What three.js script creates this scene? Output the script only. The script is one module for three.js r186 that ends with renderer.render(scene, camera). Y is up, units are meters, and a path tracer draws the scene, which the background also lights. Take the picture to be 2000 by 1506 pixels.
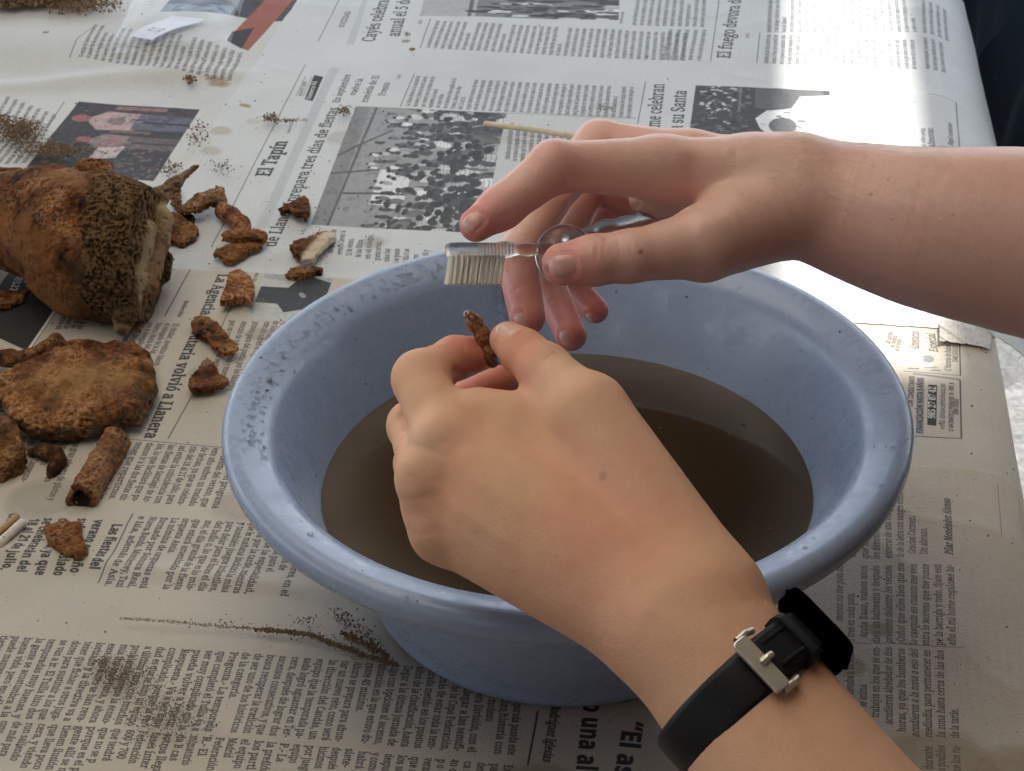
import * as THREE from 'three';
import { mergeGeometries } from 'three/addons/utils/BufferGeometryUtils.js';

// ---------------------------------------------------------------- camera, sky, sun, exposure
const scene = new THREE.Scene();
const EYE = new THREE.Vector3(0, 0.491, 0), FOCAL = 3387, PITCH = 0.5788, ROLL = -0.0257;
const camera = new THREE.PerspectiveCamera(2 * Math.atan(753 / FOCAL) * 180 / Math.PI, 2000 / 1506, 0.02, 200);
const RIGHT = new THREE.Vector3(1, 0, 0), UPV = new THREE.Vector3(0, Math.cos(PITCH), -Math.sin(PITCH)), FWD = new THREE.Vector3(0, -Math.sin(PITCH), -Math.cos(PITCH));
{
  const c = Math.cos(ROLL), s = Math.sin(ROLL);
  const x = RIGHT.clone().multiplyScalar(c).addScaledVector(UPV, s), y = UPV.clone().multiplyScalar(c).addScaledVector(RIGHT, -s);
  camera.quaternion.setFromRotationMatrix(new THREE.Matrix4().makeBasis(x, y, FWD.clone().negate()));
  camera.position.copy(EYE);
  camera.focus = 0.6; camera.userData.fStop = 60;
}
const renderer = new THREE.WebGLRenderer({ antialias: true });
renderer.toneMapping = THREE.LinearToneMapping;
renderer.toneMappingExposure = 1.75;
renderer.shadowMap.enabled = true;

const SKY = { zenith: [0.80, 0.98, 1.22], horizon: [1.28, 1.36, 1.44], below: [0.3, 0.28, 0.26], strength: 1.0 };
{
  const w = 128, h = 64, data = new Float32Array(w * h * 4);
  for (let j = 0; j < h; j++) for (let i = 0; i < w; i++) {
    const e = Math.sin(((j + 0.5) / h - 0.5) * Math.PI), k = (j * w + i) * 4;
    for (let c = 0; c < 3; c++) data[k + c] = e > 0 ? SKY.horizon[c] + (SKY.zenith[c] - SKY.horizon[c]) * Math.pow(e, 0.6) : SKY.below[c];
    data[k + 3] = 1;
  }
  const sky = new THREE.DataTexture(data, w, h, THREE.RGBAFormat, THREE.FloatType);
  sky.mapping = THREE.EquirectangularReflectionMapping; sky.magFilter = THREE.LinearFilter; sky.needsUpdate = true;
  scene.background = sky; scene.environment = sky;
  scene.backgroundIntensity = SKY.strength; scene.environmentIntensity = SKY.strength;
}
const TURN = 8.7 * Math.PI / 180;                        // the table stands turned by this much
const SUN_UP = 54 * Math.PI / 180, SUN_AZ = TURN + 35 * Math.PI / 180;
const SUN = new THREE.Vector3(Math.sin(SUN_AZ) * Math.cos(SUN_UP), Math.sin(SUN_UP), -Math.cos(SUN_AZ) * Math.cos(SUN_UP));
{
  const sun = new THREE.DirectionalLight(new THREE.Color(1, 0.96, 0.9), 5);
  sun.position.copy(SUN).multiplyScalar(6).add(new THREE.Vector3(0, 0, -0.6)); sun.target.position.set(0, 0, -0.6);
  sun.castShadow = true; sun.shadow.mapSize.set(2048, 2048); sun.shadow.radius = 2.2;
  Object.assign(sun.shadow.camera, { left: -3, right: 3, top: 3, bottom: -3, near: 0.5, far: 14 });
  scene.add(sun, sun.target);
}

// ---------------------------------------------------------------- helpers
let seed = 7;
const rnd = () => { seed = (seed + 0x6d2b79f5) | 0; let t = Math.imul(seed ^ (seed >>> 15), 1 | seed); t = (t + Math.imul(t ^ (t >>> 7), 61 | t)) ^ t; return ((t ^ (t >>> 14)) >>> 0) / 4294967296; };
const rr = (a, b) => a + (b - a) * rnd();
const gauss = () => (rnd() + rnd() + rnd() + rnd() - 2) * 0.866;
const V3 = (x, y, z) => new THREE.Vector3(x, y, z);
const clamp = (x, a = 0, b = 1) => x < a ? a : x > b ? b : x;
const mix = (a, b, t) => a + (b - a) * t;
const smooth = (a, b, x) => { const t = clamp((x - a) / (b - a)); return t * t * (3 - 2 * t); };
function hash3(x, y, z) { let h = Math.imul(x, 374761393) + Math.imul(y, 668265263) + Math.imul(z, 2147483647 ^ 1274126177); h = Math.imul(h ^ (h >>> 13), 1274126177); h ^= h >>> 16; return (h >>> 0) / 4294967296; }
function noise(x, y, z) {                                 // value noise, 0..1
  const xi = Math.floor(x), yi = Math.floor(y), zi = Math.floor(z);
  let u = x - xi, v = y - yi, w = z - zi;
  u = u * u * (3 - 2 * u); v = v * v * (3 - 2 * v); w = w * w * (3 - 2 * w);
  const l = (a, b, t) => a + (b - a) * t;
  return l(l(l(hash3(xi, yi, zi), hash3(xi + 1, yi, zi), u), l(hash3(xi, yi + 1, zi), hash3(xi + 1, yi + 1, zi), u), v),
    l(l(hash3(xi, yi, zi + 1), hash3(xi + 1, yi, zi + 1), u), l(hash3(xi, yi + 1, zi + 1), hash3(xi + 1, yi + 1, zi + 1), u), v), w);
}
const fbm = (x, y, z, n = 4) => { let s = 0, a = 0.5, t = 0; for (let i = 0; i < n; i++) { s += a * noise(x, y, z); t += a; a *= 0.5; x = x * 2.03 + 11.3; y = y * 2.03 + 5.7; z = z * 2.03 + 3.1; } return s / t; };
const ridge = (x, y, z) => 1 - Math.abs(2 * noise(x, y, z) - 1);
// where a line of sight through a point of the 2000 x 1506 photograph goes; a point on it at a height, or at a depth
function sight(px, py) {
  const c = Math.cos(ROLL), s = Math.sin(ROLL), x0 = px - 1000, y0 = py - 753, X = c * x0 + s * y0, Y = -s * x0 + c * y0;
  return FWD.clone().addScaledVector(RIGHT, X / FOCAL).addScaledVector(UPV, -Y / FOCAL);
}
const on = (px, py, h = 0.004) => { const d = sight(px, py); return EYE.clone().addScaledVector(d, (h - EYE.y) / d.y); };
const at = (px, py, depth) => EYE.clone().addScaledVector(sight(px, py), depth);
const depthOf = (p) => p.clone().sub(EYE).dot(FWD);
// the table's own axes: u to the right, v away, in metres
const ORIGIN = V3(0, 0, -0.7), UA = V3(Math.cos(TURN), 0, Math.sin(TURN)), VA = V3(Math.sin(TURN), 0, -Math.cos(TURN));
const tab = (u, v, y = 0) => ORIGIN.clone().addScaledVector(UA, u).addScaledVector(VA, v).setY(y);
const uvOf = (p) => { const q = p.clone().sub(ORIGIN); return [q.dot(UA), q.dot(VA)]; };

const names = new Map();
function numbered(n) { const k = names.get(n) ?? 0; names.set(n, k + 1); return k ? n + '_' + String(k).padStart(3, '0') : n; }
function tag(o, label, category, group, kind) {
  if (label) o.userData.label = label;
  if (category) o.userData.category = category;
  if (group) o.userData.group = group;
  if (kind) o.userData.kind = kind;
  return o;
}
function mesh(name, geometry, material, parent = scene) {
  const m = new THREE.Mesh(geometry, material);
  m.name = parent === scene ? numbered(name) : name; m.castShadow = m.receiveShadow = true; parent.add(m);
  return m;
}
function thing(name, label, category, pos, group) {
  const g = new THREE.Group(); g.name = numbered(name); scene.add(g);
  if (pos) g.position.copy(pos);
  return tag(g, label, category, group);
}
const std = (o) => new THREE.MeshStandardMaterial(o);
const phys = (o) => new THREE.MeshPhysicalMaterial(o);
const lin = (r, g, b) => new THREE.Color().setRGB(r, g, b);
// geometry given in world coordinates, moved so that it sits under a parent placed at p
const under = (g, p) => g.translate(-p.x, -p.y, -p.z);

// ---- distance fields and their meshes
const J = (px, py, d, r) => { const p = at(px, py, d); return { x: p.x, y: p.y, z: p.z, r: r * d / FOCAL }; };
const K = (px, py, h, r) => { const p = on(px, py, h); return { x: p.x, y: p.y, z: p.z, r: r * depthOf(p) / FOCAL }; };
function cone(a, b) {
  const dx = b.x - a.x, dy = b.y - a.y, dz = b.z - a.z, l2 = dx * dx + dy * dy + dz * dz || 1e-12, dr = b.r - a.r;
  return (x, y, z) => {
    const px = x - a.x, py = y - a.y, pz = z - a.z; let t = (px * dx + py * dy + pz * dz) / l2; t = t < 0 ? 0 : t > 1 ? 1 : t;
    const ex = px - t * dx, ey = py - t * dy, ez = pz - t * dz;
    return Math.sqrt(ex * ex + ey * ey + ez * ez) - a.r - t * dr;
  };
}
const smin = (a, b, k) => { const h = k - Math.abs(a - b); return h > 0 ? Math.min(a, b) - h * h / (4 * k) : Math.min(a, b); };
const chain = (pts, k = 0.004) => { const cs = []; for (let i = 0; i + 1 < pts.length; i++) cs.push(cone(pts[i], pts[i + 1])); return (x, y, z) => { let d = cs[0](x, y, z); for (let i = 1; i < cs.length; i++) d = smin(d, cs[i](x, y, z), k); return d; }; };
function gradient(f, p, e = 2e-4) {
  const g = V3(f(p.x + e, p.y, p.z) - f(p.x - e, p.y, p.z), f(p.x, p.y + e, p.z) - f(p.x, p.y - e, p.z), f(p.x, p.y, p.z + e) - f(p.x, p.y, p.z - e));
  return g.normalize();
}
function boxOf(pts, grow) {
  const b = new THREE.Box3();
  for (const p of pts) { b.expandByPoint(V3(p.x - p.r, p.y - p.r, p.z - p.r)); b.expandByPoint(V3(p.x + p.r, p.y + p.r, p.z + p.r)); }
  return b.expandByScalar(grow);
}
function polygonise(f, box, cell, steps = 2) {            // surface nets, then the vertices are drawn onto the surface
  const nx = Math.ceil((box.max.x - box.min.x) / cell) + 1, ny = Math.ceil((box.max.y - box.min.y) / cell) + 1, nz = Math.ceil((box.max.z - box.min.z) / cell) + 1;
  const val = new Float32Array(nx * ny * nz), B = 6, reach = cell * B * 0.87 * 1.5 + cell * 2;
  for (let bz = 0; bz < nz; bz += B) for (let by = 0; by < ny; by += B) for (let bx = 0; bx < nx; bx += B) {
    const c = f(box.min.x + (bx + B / 2) * cell, box.min.y + (by + B / 2) * cell, box.min.z + (bz + B / 2) * cell), far = Math.abs(c) > reach;
    for (let z = bz; z < Math.min(bz + B, nz); z++) for (let y = by; y < Math.min(by + B, ny); y++) for (let x = bx; x < Math.min(bx + B, nx); x++)
      val[(z * ny + y) * nx + x] = far ? c : f(box.min.x + x * cell, box.min.y + y * cell, box.min.z + z * cell);
  }
  const id = new Int32Array(nx * ny * nz).fill(-1), pos = [], index = [], o = [0, 1, nx, nx + 1, nx * ny, nx * ny + 1, nx * ny + nx, nx * ny + nx + 1];
  const E = [[0, 1], [2, 3], [4, 5], [6, 7], [0, 2], [1, 3], [4, 6], [5, 7], [0, 4], [1, 5], [2, 6], [3, 7]];
  for (let z = 0; z < nz - 1; z++) for (let y = 0; y < ny - 1; y++) for (let x = 0; x < nx - 1; x++) {
    const k = (z * ny + y) * nx + x; let m = 0;
    for (let i = 0; i < 8; i++) if (val[k + o[i]] < 0) m |= 1 << i;
    if (m === 0 || m === 255) continue;
    let sx = 0, sy = 0, sz = 0, n = 0;
    for (const [a, b] of E) {
      if (((m >> a) & 1) === ((m >> b) & 1)) continue;
      const va = val[k + o[a]], t = va / (va - val[k + o[b]]), ax = a & 1, ay = (a >> 1) & 1, az = a >> 2;
      sx += ax + t * ((b & 1) - ax); sy += ay + t * (((b >> 1) & 1) - ay); sz += az + t * ((b >> 2) - az); n++;
    }
    id[k] = pos.length / 3;
    pos.push(box.min.x + (x + sx / n) * cell, box.min.y + (y + sy / n) * cell, box.min.z + (z + sz / n) * cell);
  }
  const quad = (a, b, c, d, flip) => { if (a < 0 || b < 0 || c < 0 || d < 0) return; if (flip) index.push(a, c, b, b, c, d); else index.push(a, b, c, b, d, c); };
  for (let z = 1; z < nz - 1; z++) for (let y = 1; y < ny - 1; y++) for (let x = 1; x < nx - 1; x++) {
    const k = (z * ny + y) * nx + x, s = val[k] < 0;
    if (s !== val[k + 1] < 0) quad(id[k - nx - nx * ny], id[k - nx * ny], id[k - nx], id[k], !s);
    if (s !== val[k + nx] < 0) quad(id[k - 1 - nx * ny], id[k - nx * ny], id[k - 1], id[k], s);
    if (s !== val[k + nx * ny] < 0) quad(id[k - 1 - nx], id[k - nx], id[k - 1], id[k], !s);
  }
  const p = new Float32Array(pos);
  for (let s = 0; s < steps; s++) for (let i = 0; i < p.length; i += 3) {
    const x = p[i], y = p[i + 1], z = p[i + 2], d = f(x, y, z), e = 2e-4;
    const gx = f(x + e, y, z) - d, gy = f(x, y + e, z) - d, gz = f(x, y, z + e) - d, l = Math.hypot(gx, gy, gz) || 1, m = clamp(d, -cell, cell) * 0.9;
    p[i] -= gx / l * m; p[i + 1] -= gy / l * m; p[i + 2] -= gz / l * m;
  }
  const g = new THREE.BufferGeometry();
  g.setAttribute('position', new THREE.BufferAttribute(p, 3)); g.setIndex(index); g.computeVertexNormals();
  return g;
}
function displace(g, f) {                                 // f(point, normal) -> metres outwards
  const p = g.attributes.position, n = g.attributes.normal, a = V3(), b = V3();
  for (let i = 0; i < p.count; i++) { a.fromBufferAttribute(p, i); b.fromBufferAttribute(n, i); const d = f(a, b); p.setXYZ(i, a.x + b.x * d, a.y + b.y * d, a.z + b.z * d); }
  g.computeVertexNormals();
  return g;
}
function paint(g, f) {                                    // f(point, normal) -> [r, g, b] linear
  const p = g.attributes.position, n = g.attributes.normal, c = new Float32Array(p.count * 3), a = V3(), b = V3();
  for (let i = 0; i < p.count; i++) { a.fromBufferAttribute(p, i); b.fromBufferAttribute(n, i); c.set(f(a, b), i * 3); }
  g.setAttribute('color', new THREE.BufferAttribute(c, 3));
  return g;
}
function boxMapped(g, tile) {                             // texture laid on from the nearest axis, in metres
  g = g.toNonIndexed();
  const p = g.attributes.position, n = g.attributes.normal, uv = new Float32Array(p.count * 2);
  for (let i = 0; i < p.count; i += 3) {
    let x = 0, y = 0, z = 0;
    for (let j = 0; j < 3; j++) { x += n.getX(i + j); y += n.getY(i + j); z += n.getZ(i + j); }
    x = Math.abs(x); y = Math.abs(y); z = Math.abs(z);
    for (let j = i; j < i + 3; j++) {
      uv[j * 2] = (x > y && x > z ? p.getZ(j) : p.getX(j)) / tile; uv[j * 2 + 1] = (y > x && y > z ? p.getZ(j) : p.getY(j)) / tile;
    }
  }
  g.setAttribute('uv', new THREE.BufferAttribute(uv, 2));
  return g;
}
function grayTexture(size, f, srgb = false) {             // tiling: f(x, y) in 0..1
  const d = new Uint8Array(size * size * 4);
  for (let y = 0; y < size; y++) for (let x = 0; x < size; x++) { const v = clamp(f(x / size, y / size)) * 255, k = (y * size + x) * 4; d[k] = d[k + 1] = d[k + 2] = v; d[k + 3] = 255; }
  const t = new THREE.DataTexture(d, size, size); t.wrapS = t.wrapT = THREE.RepeatWrapping; t.magFilter = THREE.LinearFilter; t.needsUpdate = true;
  if (srgb) t.colorSpace = THREE.SRGBColorSpace;
  return t;
}
function tiled(x, y, n, s) {                              // value noise that repeats after n cells
  x *= n; y *= n; const xi = Math.floor(x), yi = Math.floor(y); let u = x - xi, v = y - yi; u = u * u * (3 - 2 * u); v = v * v * (3 - 2 * v);
  const h = (a, b) => hash3(((a % n) + n) % n, ((b % n) + n) % n, s);
  return mix(mix(h(xi, yi), h(xi + 1, yi), u), mix(h(xi, yi + 1), h(xi + 1, yi + 1), u), v);
}

// ---------------------------------------------------------------- the place: ground, table, and an unseen cover that shapes the light
const GROUND = -0.74, ROOF = 1.0;
{
  const tex = grayTexture(1024, (x, y) => 0.62 + 0.16 * (tiled(x, y, 6, 1) - 0.5) + 0.2 * (tiled(x, y, 24, 2) - 0.5) + 0.22 * (tiled(x, y, 90, 3) - 0.5) + 0.3 * (tiled(x, y, 300, 4) - 0.5));
  tex.repeat.set(40, 40);
  mesh('ground', new THREE.PlaneGeometry(60, 60).rotateX(-Math.PI / 2).translate(0, GROUND, -2), std({ color: lin(0.30, 0.29, 0.275), map: tex, bumpMap: tex, bumpScale: 0.004, roughness: 0.95 })).userData.kind = 'structure';
}
const SLOT = [0.13, 0.221, 0.078, 0.665];                // an unseen gap, cut overhead so the sun patch falls here on the table
{
  const far = ROOF / Math.tan(SUN_UP), su = far * Math.sin(SUN_AZ - TURN), sv = far * Math.cos(SUN_AZ - TURN), t = thing('unseen_shelter', 'unseen low cover of timber and canvas, shaped to light and shade the table', 'unseen_shelter', V3(0, 0, 0));  // unseen structure, shaped for the light it blocks and lets through
  const M = new THREE.Matrix4().makeBasis(UA, VA, V3(0, 1, 0)).setPosition(ORIGIN.x, ROOF, ORIGIN.z), plate = (pts) => new THREE.Shape(pts.map((p) => new THREE.Vector2(...p)));
  const box = (w, h, d, u, y, v) => new THREE.BoxGeometry(w, h, d).applyMatrix4(new THREE.Matrix4().makeBasis(UA, V3(0, 1, 0), VA.clone().negate()).setPosition(tab(u, v, y)));
  const timber = std({ color: lin(0.12, 0.085, 0.06), roughness: 0.9 }), A = 0.62, F = 1.43, U = 0.14, N = -0.62, W = -0.7;
  const boards = plate([[-2.6, A], [2.6, A], [2.6, F], [-2.6, F]]);
  boards.holes.push(new THREE.Path([[SLOT[0] + su, SLOT[2] + sv], [SLOT[0] + su, SLOT[3] + sv], [SLOT[1] + su, SLOT[3] + sv], [SLOT[1] + su, SLOT[2] + sv]].map((p) => new THREE.Vector2(...p))));
  mesh('unseen_roof', new THREE.ExtrudeGeometry(boards, { depth: 0.02, bevelEnabled: false }).applyMatrix4(M), timber, t);  // unseen boards, kept low so light falls off towards the near side
  mesh('unseen_roof', box(5.2, 0.02, N + 2.2, 0, ROOF + 0.011, (N - 2.2) / 2), timber, t);
  mesh('unseen_roof', box(2.6 - U, 0.02, A - N, (2.6 + U) / 2, ROOF + 0.011, (A + N) / 2), timber, t);
  mesh('unseen_roof', box(2.6 + W, 0.02, A - N, (W - 2.6) / 2, ROOF + 0.011, (A + N) / 2), timber, t);
  mesh('canvas', new THREE.ShapeGeometry(plate([[W, N], [U, N], [U, A], [W, A]])).applyMatrix4(M), phys({ color: lin(0.8, 0.71, 0.58), roughness: 1, transmission: 0.7, thickness: 0, side: THREE.DoubleSide }), t);  // unseen panel added overhead to give soft, warm top light
  mesh('added_wall', box(2.0, 0.5 - GROUND, 0.15, -1.4, (0.5 + GROUND) / 2, -1.3), std({ color: lin(0.2, 0.13, 0.09), roughness: 0.9 }), t);  // added, unseen; kept low so some light passes over it
  mesh('added_wall', box(2.85, ROOF - GROUND, 0.15, 1.18, (ROOF + GROUND) / 2, -1.3), std({ color: lin(0.2, 0.13, 0.09), roughness: 0.9 }), t);  // added, unseen; holds back light from behind the viewer
  mesh('added_wall', box(0.06, ROOF - GROUND, 1.36, 0.5, (ROOF + GROUND) / 2, -0.56), std({ color: lin(0.1, 0.07, 0.055), roughness: 0.9 }), t);  // added, unseen; darkens the right forearm and the right-hand sheets
  for (const u of [-2.5, 2.5]) mesh('post', box(0.1, ROOF - GROUND, 0.1, u, (ROOF + GROUND) / 2, 1.36), std({ color: lin(0.22, 0.15, 0.1), roughness: 0.85 }), t);
}
{
  const t = thing('table', 'table covered all over with old newspapers', 'table', tab(-0.25, 0.15, GROUND)), wood = std({ color: lin(0.2, 0.15, 0.1), roughness: 0.6 });
  const box = (w, h, d, u, y, v) => under(new THREE.BoxGeometry(w, h, d).applyMatrix4(new THREE.Matrix4().makeBasis(UA, V3(0, 1, 0), VA.clone().negate()).setPosition(tab(u, v, y))), t.position);
  mesh('tabletop', box(0.982, 0.03, 1.5, -0.261, -0.0155, 0.25), wood, t);
  for (const [u, v] of [[-0.7, -0.45], [0.19, -0.45], [-0.7, 0.95], [0.19, 0.95]]) mesh('leg', box(0.05, -GROUND - 0.031, 0.05, u, (GROUND - 0.031) / 2, v), wood, t);
}

// ---------------------------------------------------------------- newspapers: printed sheets lying over each other
const BASIN = V3(0.0218, 0.0030, -0.5925), [BU, BV] = uvOf(BASIN);
function wave(u, v) {                                      // how the paper lies, in metres, shared by all sheets
  const calm = smooth(0.085, 0.15, Math.hypot(u - BU, v - BV));
  let h = 0.0022 * fbm(u * 7 + 3, v * 7, 1.5, 3) + 0.0007 * noise(u * 40, v * 40, 4.2);
  h += 0.004 * Math.exp(-Math.pow((v - 0.405 - 0.02 * Math.sin(u * 17)) / 0.012, 2)) * smooth(-0.23, -0.27, u);      // the swelling fold of the sheet at the upper left
  h += 0.010 * smooth(0.40, 0.47, v) * smooth(0.62, 0.5, v) * smooth(-0.25, -0.31, u);
  h += 0.0018 * Math.exp(-Math.pow((v + 0.117 + 0.06 * (u + 0.2)) / 0.006, 2)) * smooth(0.02, -0.03, u);             // the fold along which the crumbs lie
  h += 0.0022 * Math.exp(-Math.pow((u + 0.246) / 0.012, 2)) * smooth(0.17, 0.2, v);
  h -= 0.012 * Math.pow(Math.max(0, (u - 0.226) / 0.03), 2);
  h += (0.0009 * Math.pow(ridge(u * 8 + 2, v * 8, 3), 14) + 0.0005 * Math.pow(ridge(u * 19, v * 15 + 4, 7), 12)) * (0.4 + noise(u * 5, v * 5, 9));
  return h * mix(0.15, 1, calm);
}
const POOL = 'para que la fiesta de Llanera los vecinos el programa con una misa y también por la tarde se celebra en el prado de Soto desde las cinco hasta la noche un gran número de asistentes del verano este año la orquesta que amenizará a todos los socios del equipo después de la temporada y como siempre al final habrá juegos infantiles'.split(' ');
let poolAt = 0;
const STYLE = { s: ['serif', 400], b: ['sans-serif', 700, 0.78], h: ['serif', 400, 0.74], hb: ['serif', 700, 0.72], k: ['serif', 700, 0.8], w: ['serif', 700, 0.72], wb: ['sans-serif', 700, 0.8], n: ['sans-serif', 700, 0.72], q: ['serif', 700, 0.8], i: ['serif', 400, 0.8], j: ['serif', 400, 0.85] };
function picture(c, kind) {                                // a printed photograph in the unit square; the subject's up is towards the left
  const r = (x, y, w, h, f) => { c.fillStyle = f; c.fillRect(x, y, w, h); };
  const el = (x, y, a, b, f, t = 0) => { c.fillStyle = f; c.beginPath(); c.ellipse(x, y, a, b, t, 0, 7); c.fill(); };
  const g = (v) => `rgb(${v},${v},${v + 1})`;
  c.save(); c.beginPath(); c.rect(0, 0, 1, 1); c.clip();
  if (kind === 'crowd') {
    r(0, 0, 1, 1, g(150)); r(0, 0, 0.1, 1, g(128)); r(0.3, 0.55, 0.2, 0.28, g(222));
    for (const [a, b, d, e] of [[0, 0.45, 0.3, 0.2], [0, 0.6, 0.3, 0.55], [0.1, 1, 0.14, 0], [0.2, 0.42, 0.5, 0.4], [0.12, 0.75, 0.5, 0.74]]) { c.strokeStyle = g(88); c.lineWidth = 0.016; c.beginPath(); c.moveTo(a, b); c.lineTo(d, e); c.stroke(); }
    for (let k = 0; k < 300; k++) {
      const q = Math.pow(k / 300, 0.8), x = 0.22 + 0.72 * q + rr(-0.03, 0.03), y = rr(-0.02, 1.02), s = 0.012 + 0.032 * q; if (q < 0.12 && y > 0.55) continue;
      const light = rnd() < 0.38 + 0.25 * (y > 0.6) * q, body = light ? 170 + rnd() * 60 : 58 + rnd() * 62;
      el(x + s * 2, y, s * 2.1, s * (0.75 + rnd() * 0.3), g(body | 0), rr(-0.3, 0.3)); el(x - s * 0.2, y + rr(-0.3, 0.3) * s, s * 0.75, s * 0.62, g(60 + rnd() * 40 | 0)); el(x - s * 0.45, y, s * 0.62, s * 0.66, g(44 + rnd() * 30 | 0));
      if (light && q > 0.5) for (let i = 0; i < 4; i++) { c.strokeStyle = g(90); c.lineWidth = s * 0.09; c.beginPath(); c.ellipse(x + s * (0.6 + i * 0.75), y, s * 0.2, s * 0.7, 0, -1.5, 1.5); c.stroke(); }
    }
  } else if (kind === 'street') {
    r(0, 0, 1, 1, g(120)); r(0, 0, 0.28, 1, g(172)); r(0.24, 0, 0.02, 1, g(90));
    for (let k = 0; k < 110; k++) { const x = rr(0.28, 1), y = rnd(), s = rr(0.02, 0.05), v = rnd() < 0.4 ? rr(190, 235) : rr(35, 100); el(x + s, y, s * 1.6, s, g(v | 0), rr(-0.5, 0.5)); el(x - s * 0.8, y, s * 0.6, s * 0.6, g(45)); }
  } else if (kind === 'night') {
    r(0, 0, 1, 1, g(58));
    for (let k = 0; k < 260; k++) { const x = rr(0, 0.42), y = rnd(), v = rr(25, 120); el(x, y, rr(0.005, 0.03), rr(0.005, 0.025), g(v | 0), rr(0, 3)); }
    for (let k = 0; k < 40; k++) el(rr(0.05, 0.3), rr(0, 1) * rr(0.3, 1), rr(0.008, 0.022), rr(0.006, 0.018), g(200));
    r(0.45, 0, 0.5, 0.42, g(92)); r(0.33, 0, 0.02, 0.5, g(110));
    c.fillStyle = g(225); c.beginPath(); for (const [x, y] of [[0.46, 0.62], [0.54, 0.45], [0.72, 0.4], [0.78, 0.15], [1, 0.1], [1, 1], [0.6, 1], [0.5, 0.82]]) c.lineTo(x, y); c.fill();
    for (let k = 0; k < 14; k++) r(rr(0.52, 0.9), rr(0.45, 0.9), rr(0.02, 0.06), rr(0.02, 0.05), g(110)); el(0.66, 0.75, 0.1, 0.16, g(100));
  } else if (kind === 'shadow') {
    r(0, 0, 1, 1, '#b9bab8'); r(0, 0, 1, 0.16, '#a3a4a3');
    c.fillStyle = '#2f3030'; c.beginPath(); for (const [x, y] of [[0.02, 0.34], [0.42, 0.3], [0.5, 0.12], [0.72, 0.02], [1, 0.1], [1, 0.75], [0.75, 0.72], [0.5, 0.82], [0.36, 0.66], [0.04, 0.68]]) c.lineTo(x, y); c.fill();
    el(0.66, 0.42, 0.07, 0.04, '#8f908e', 0.7);
  } else if (kind === 'portrait') {
    r(0, 0, 1, 1, '#2e2b2d'); r(0.12, 0.02, 0.9, 0.12, '#3c2c2e'); r(0, 0.62, 1, 0.4, '#363335');
    const man = (x, y, s, shirt, legs, arm) => { el(x, y, 0.075 * s, 0.05 * s, '#9c5f5a'); c.fillStyle = shirt; c.beginPath(); for (const [a, b] of [[0.07, -0.03], [0.17, -0.12], [0.5, -0.1], [0.45, 0.12], [0.17, 0.14], [0.07, 0.04]]) c.lineTo(x + a * s, y + b * s); c.fill(); r(x + 0.42 * s, y - 0.1 * s, 0.62 * s, 0.095 * s, legs); r(x + 0.42 * s, y + 0.02 * s, 0.62 * s, 0.09 * s, legs); r(x + 0.2 * s, y - 0.2 * s, 0.4 * s, 0.05 * s, arm); el(x + 0.28 * s, y + 0.01, 0.07 * s, 0.05 * s, '#8b6a6c'); };
    man(0.12, 0.23, 1.05, '#b79a98', '#5b5c6c', '#8a6763'); man(0.26, 0.52, 0.8, '#8f7776', '#5f5253', '#745a58'); for (let k = 0; k < 46; k++) el(rr(0.2, 0.6), rr(0.12, 0.62), rr(0.006, 0.03), rr(0.004, 0.018), `rgba(${40 + rnd() * 150 | 0},${30 + rnd() * 110 | 0},${40 + rnd() * 110 | 0},0.55)`, rr(0, 3)); for (let k = 0; k < 20; k++) el(rr(0.55, 1), rr(0.12, 0.35), rr(0.02, 0.07), 0.008, 'rgba(40,40,60,0.5)');
    c.fillStyle = '#c9b6b8'; c.beginPath(); for (const [x, y] of [[0.42, 0.62], [0.62, 0.58], [0.6, 0.74], [0.4, 0.78]]) c.lineTo(x, y); c.fill();
    for (let k = 0; k < 120; k++) el(rnd(), rr(0.55, 1), rr(0.005, 0.03), rr(0.005, 0.02), `rgba(${120 + rnd() * 60 | 0},${95 + rnd() * 40 | 0},${95 + rnd() * 40 | 0},0.5)`, rr(0, 3));
  } else if (kind === 'dark') {
    r(0, 0, 1, 1, '#4e5260'); r(0, 0.7, 1, 0.3, '#7c8e9c'); r(0.55, 0, 0.5, 1, '#2d2a2d'); r(0.25, 0.05, 0.35, 0.1, '#a48a7c');
    for (let k = 0; k < 50; k++) el(rnd(), rnd(), rr(0.02, 0.1), rr(0.01, 0.06), `rgba(${30 + rnd() * 60 | 0},${30 + rnd() * 50 | 0},${40 + rnd() * 50 | 0},0.6)`, rr(0, 3));
  } else if (kind === 'dogs') {                            // two dogs, drawn in grey
    for (const [x, y, s, f] of [[0.2, 0.35, 1, '#b4b4b2'], [0.72, 0.4, 0.9, '#7c7c7c']]) { el(x, y, 0.16 * s, 0.2 * s, f); el(x - 0.06, y + 0.3, 0.2 * s, 0.12 * s, '#d9d9d7'); r(x - 0.1, y + 0.36, 0.34 * s, 0.06, f); r(x + 0.05, y + 0.5, 0.26 * s, 0.05, '#6a6a6a'); el(x - 0.16 * s, y, 0.05, 0.12, '#999'); }
  }
  if (kind !== 'dogs') for (let k = 0; k < (kind === 'portrait' || kind === 'dark' ? 2600 : 900); k++) { const w = rnd() < 0.5; el(rnd(), rnd(), rr(0.003, 0.025), rr(0.003, 0.02), w ? 'rgba(205,200,200,0.06)' : 'rgba(20,20,24,0.09)', rr(0, 3)); }
  c.restore();
}
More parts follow.
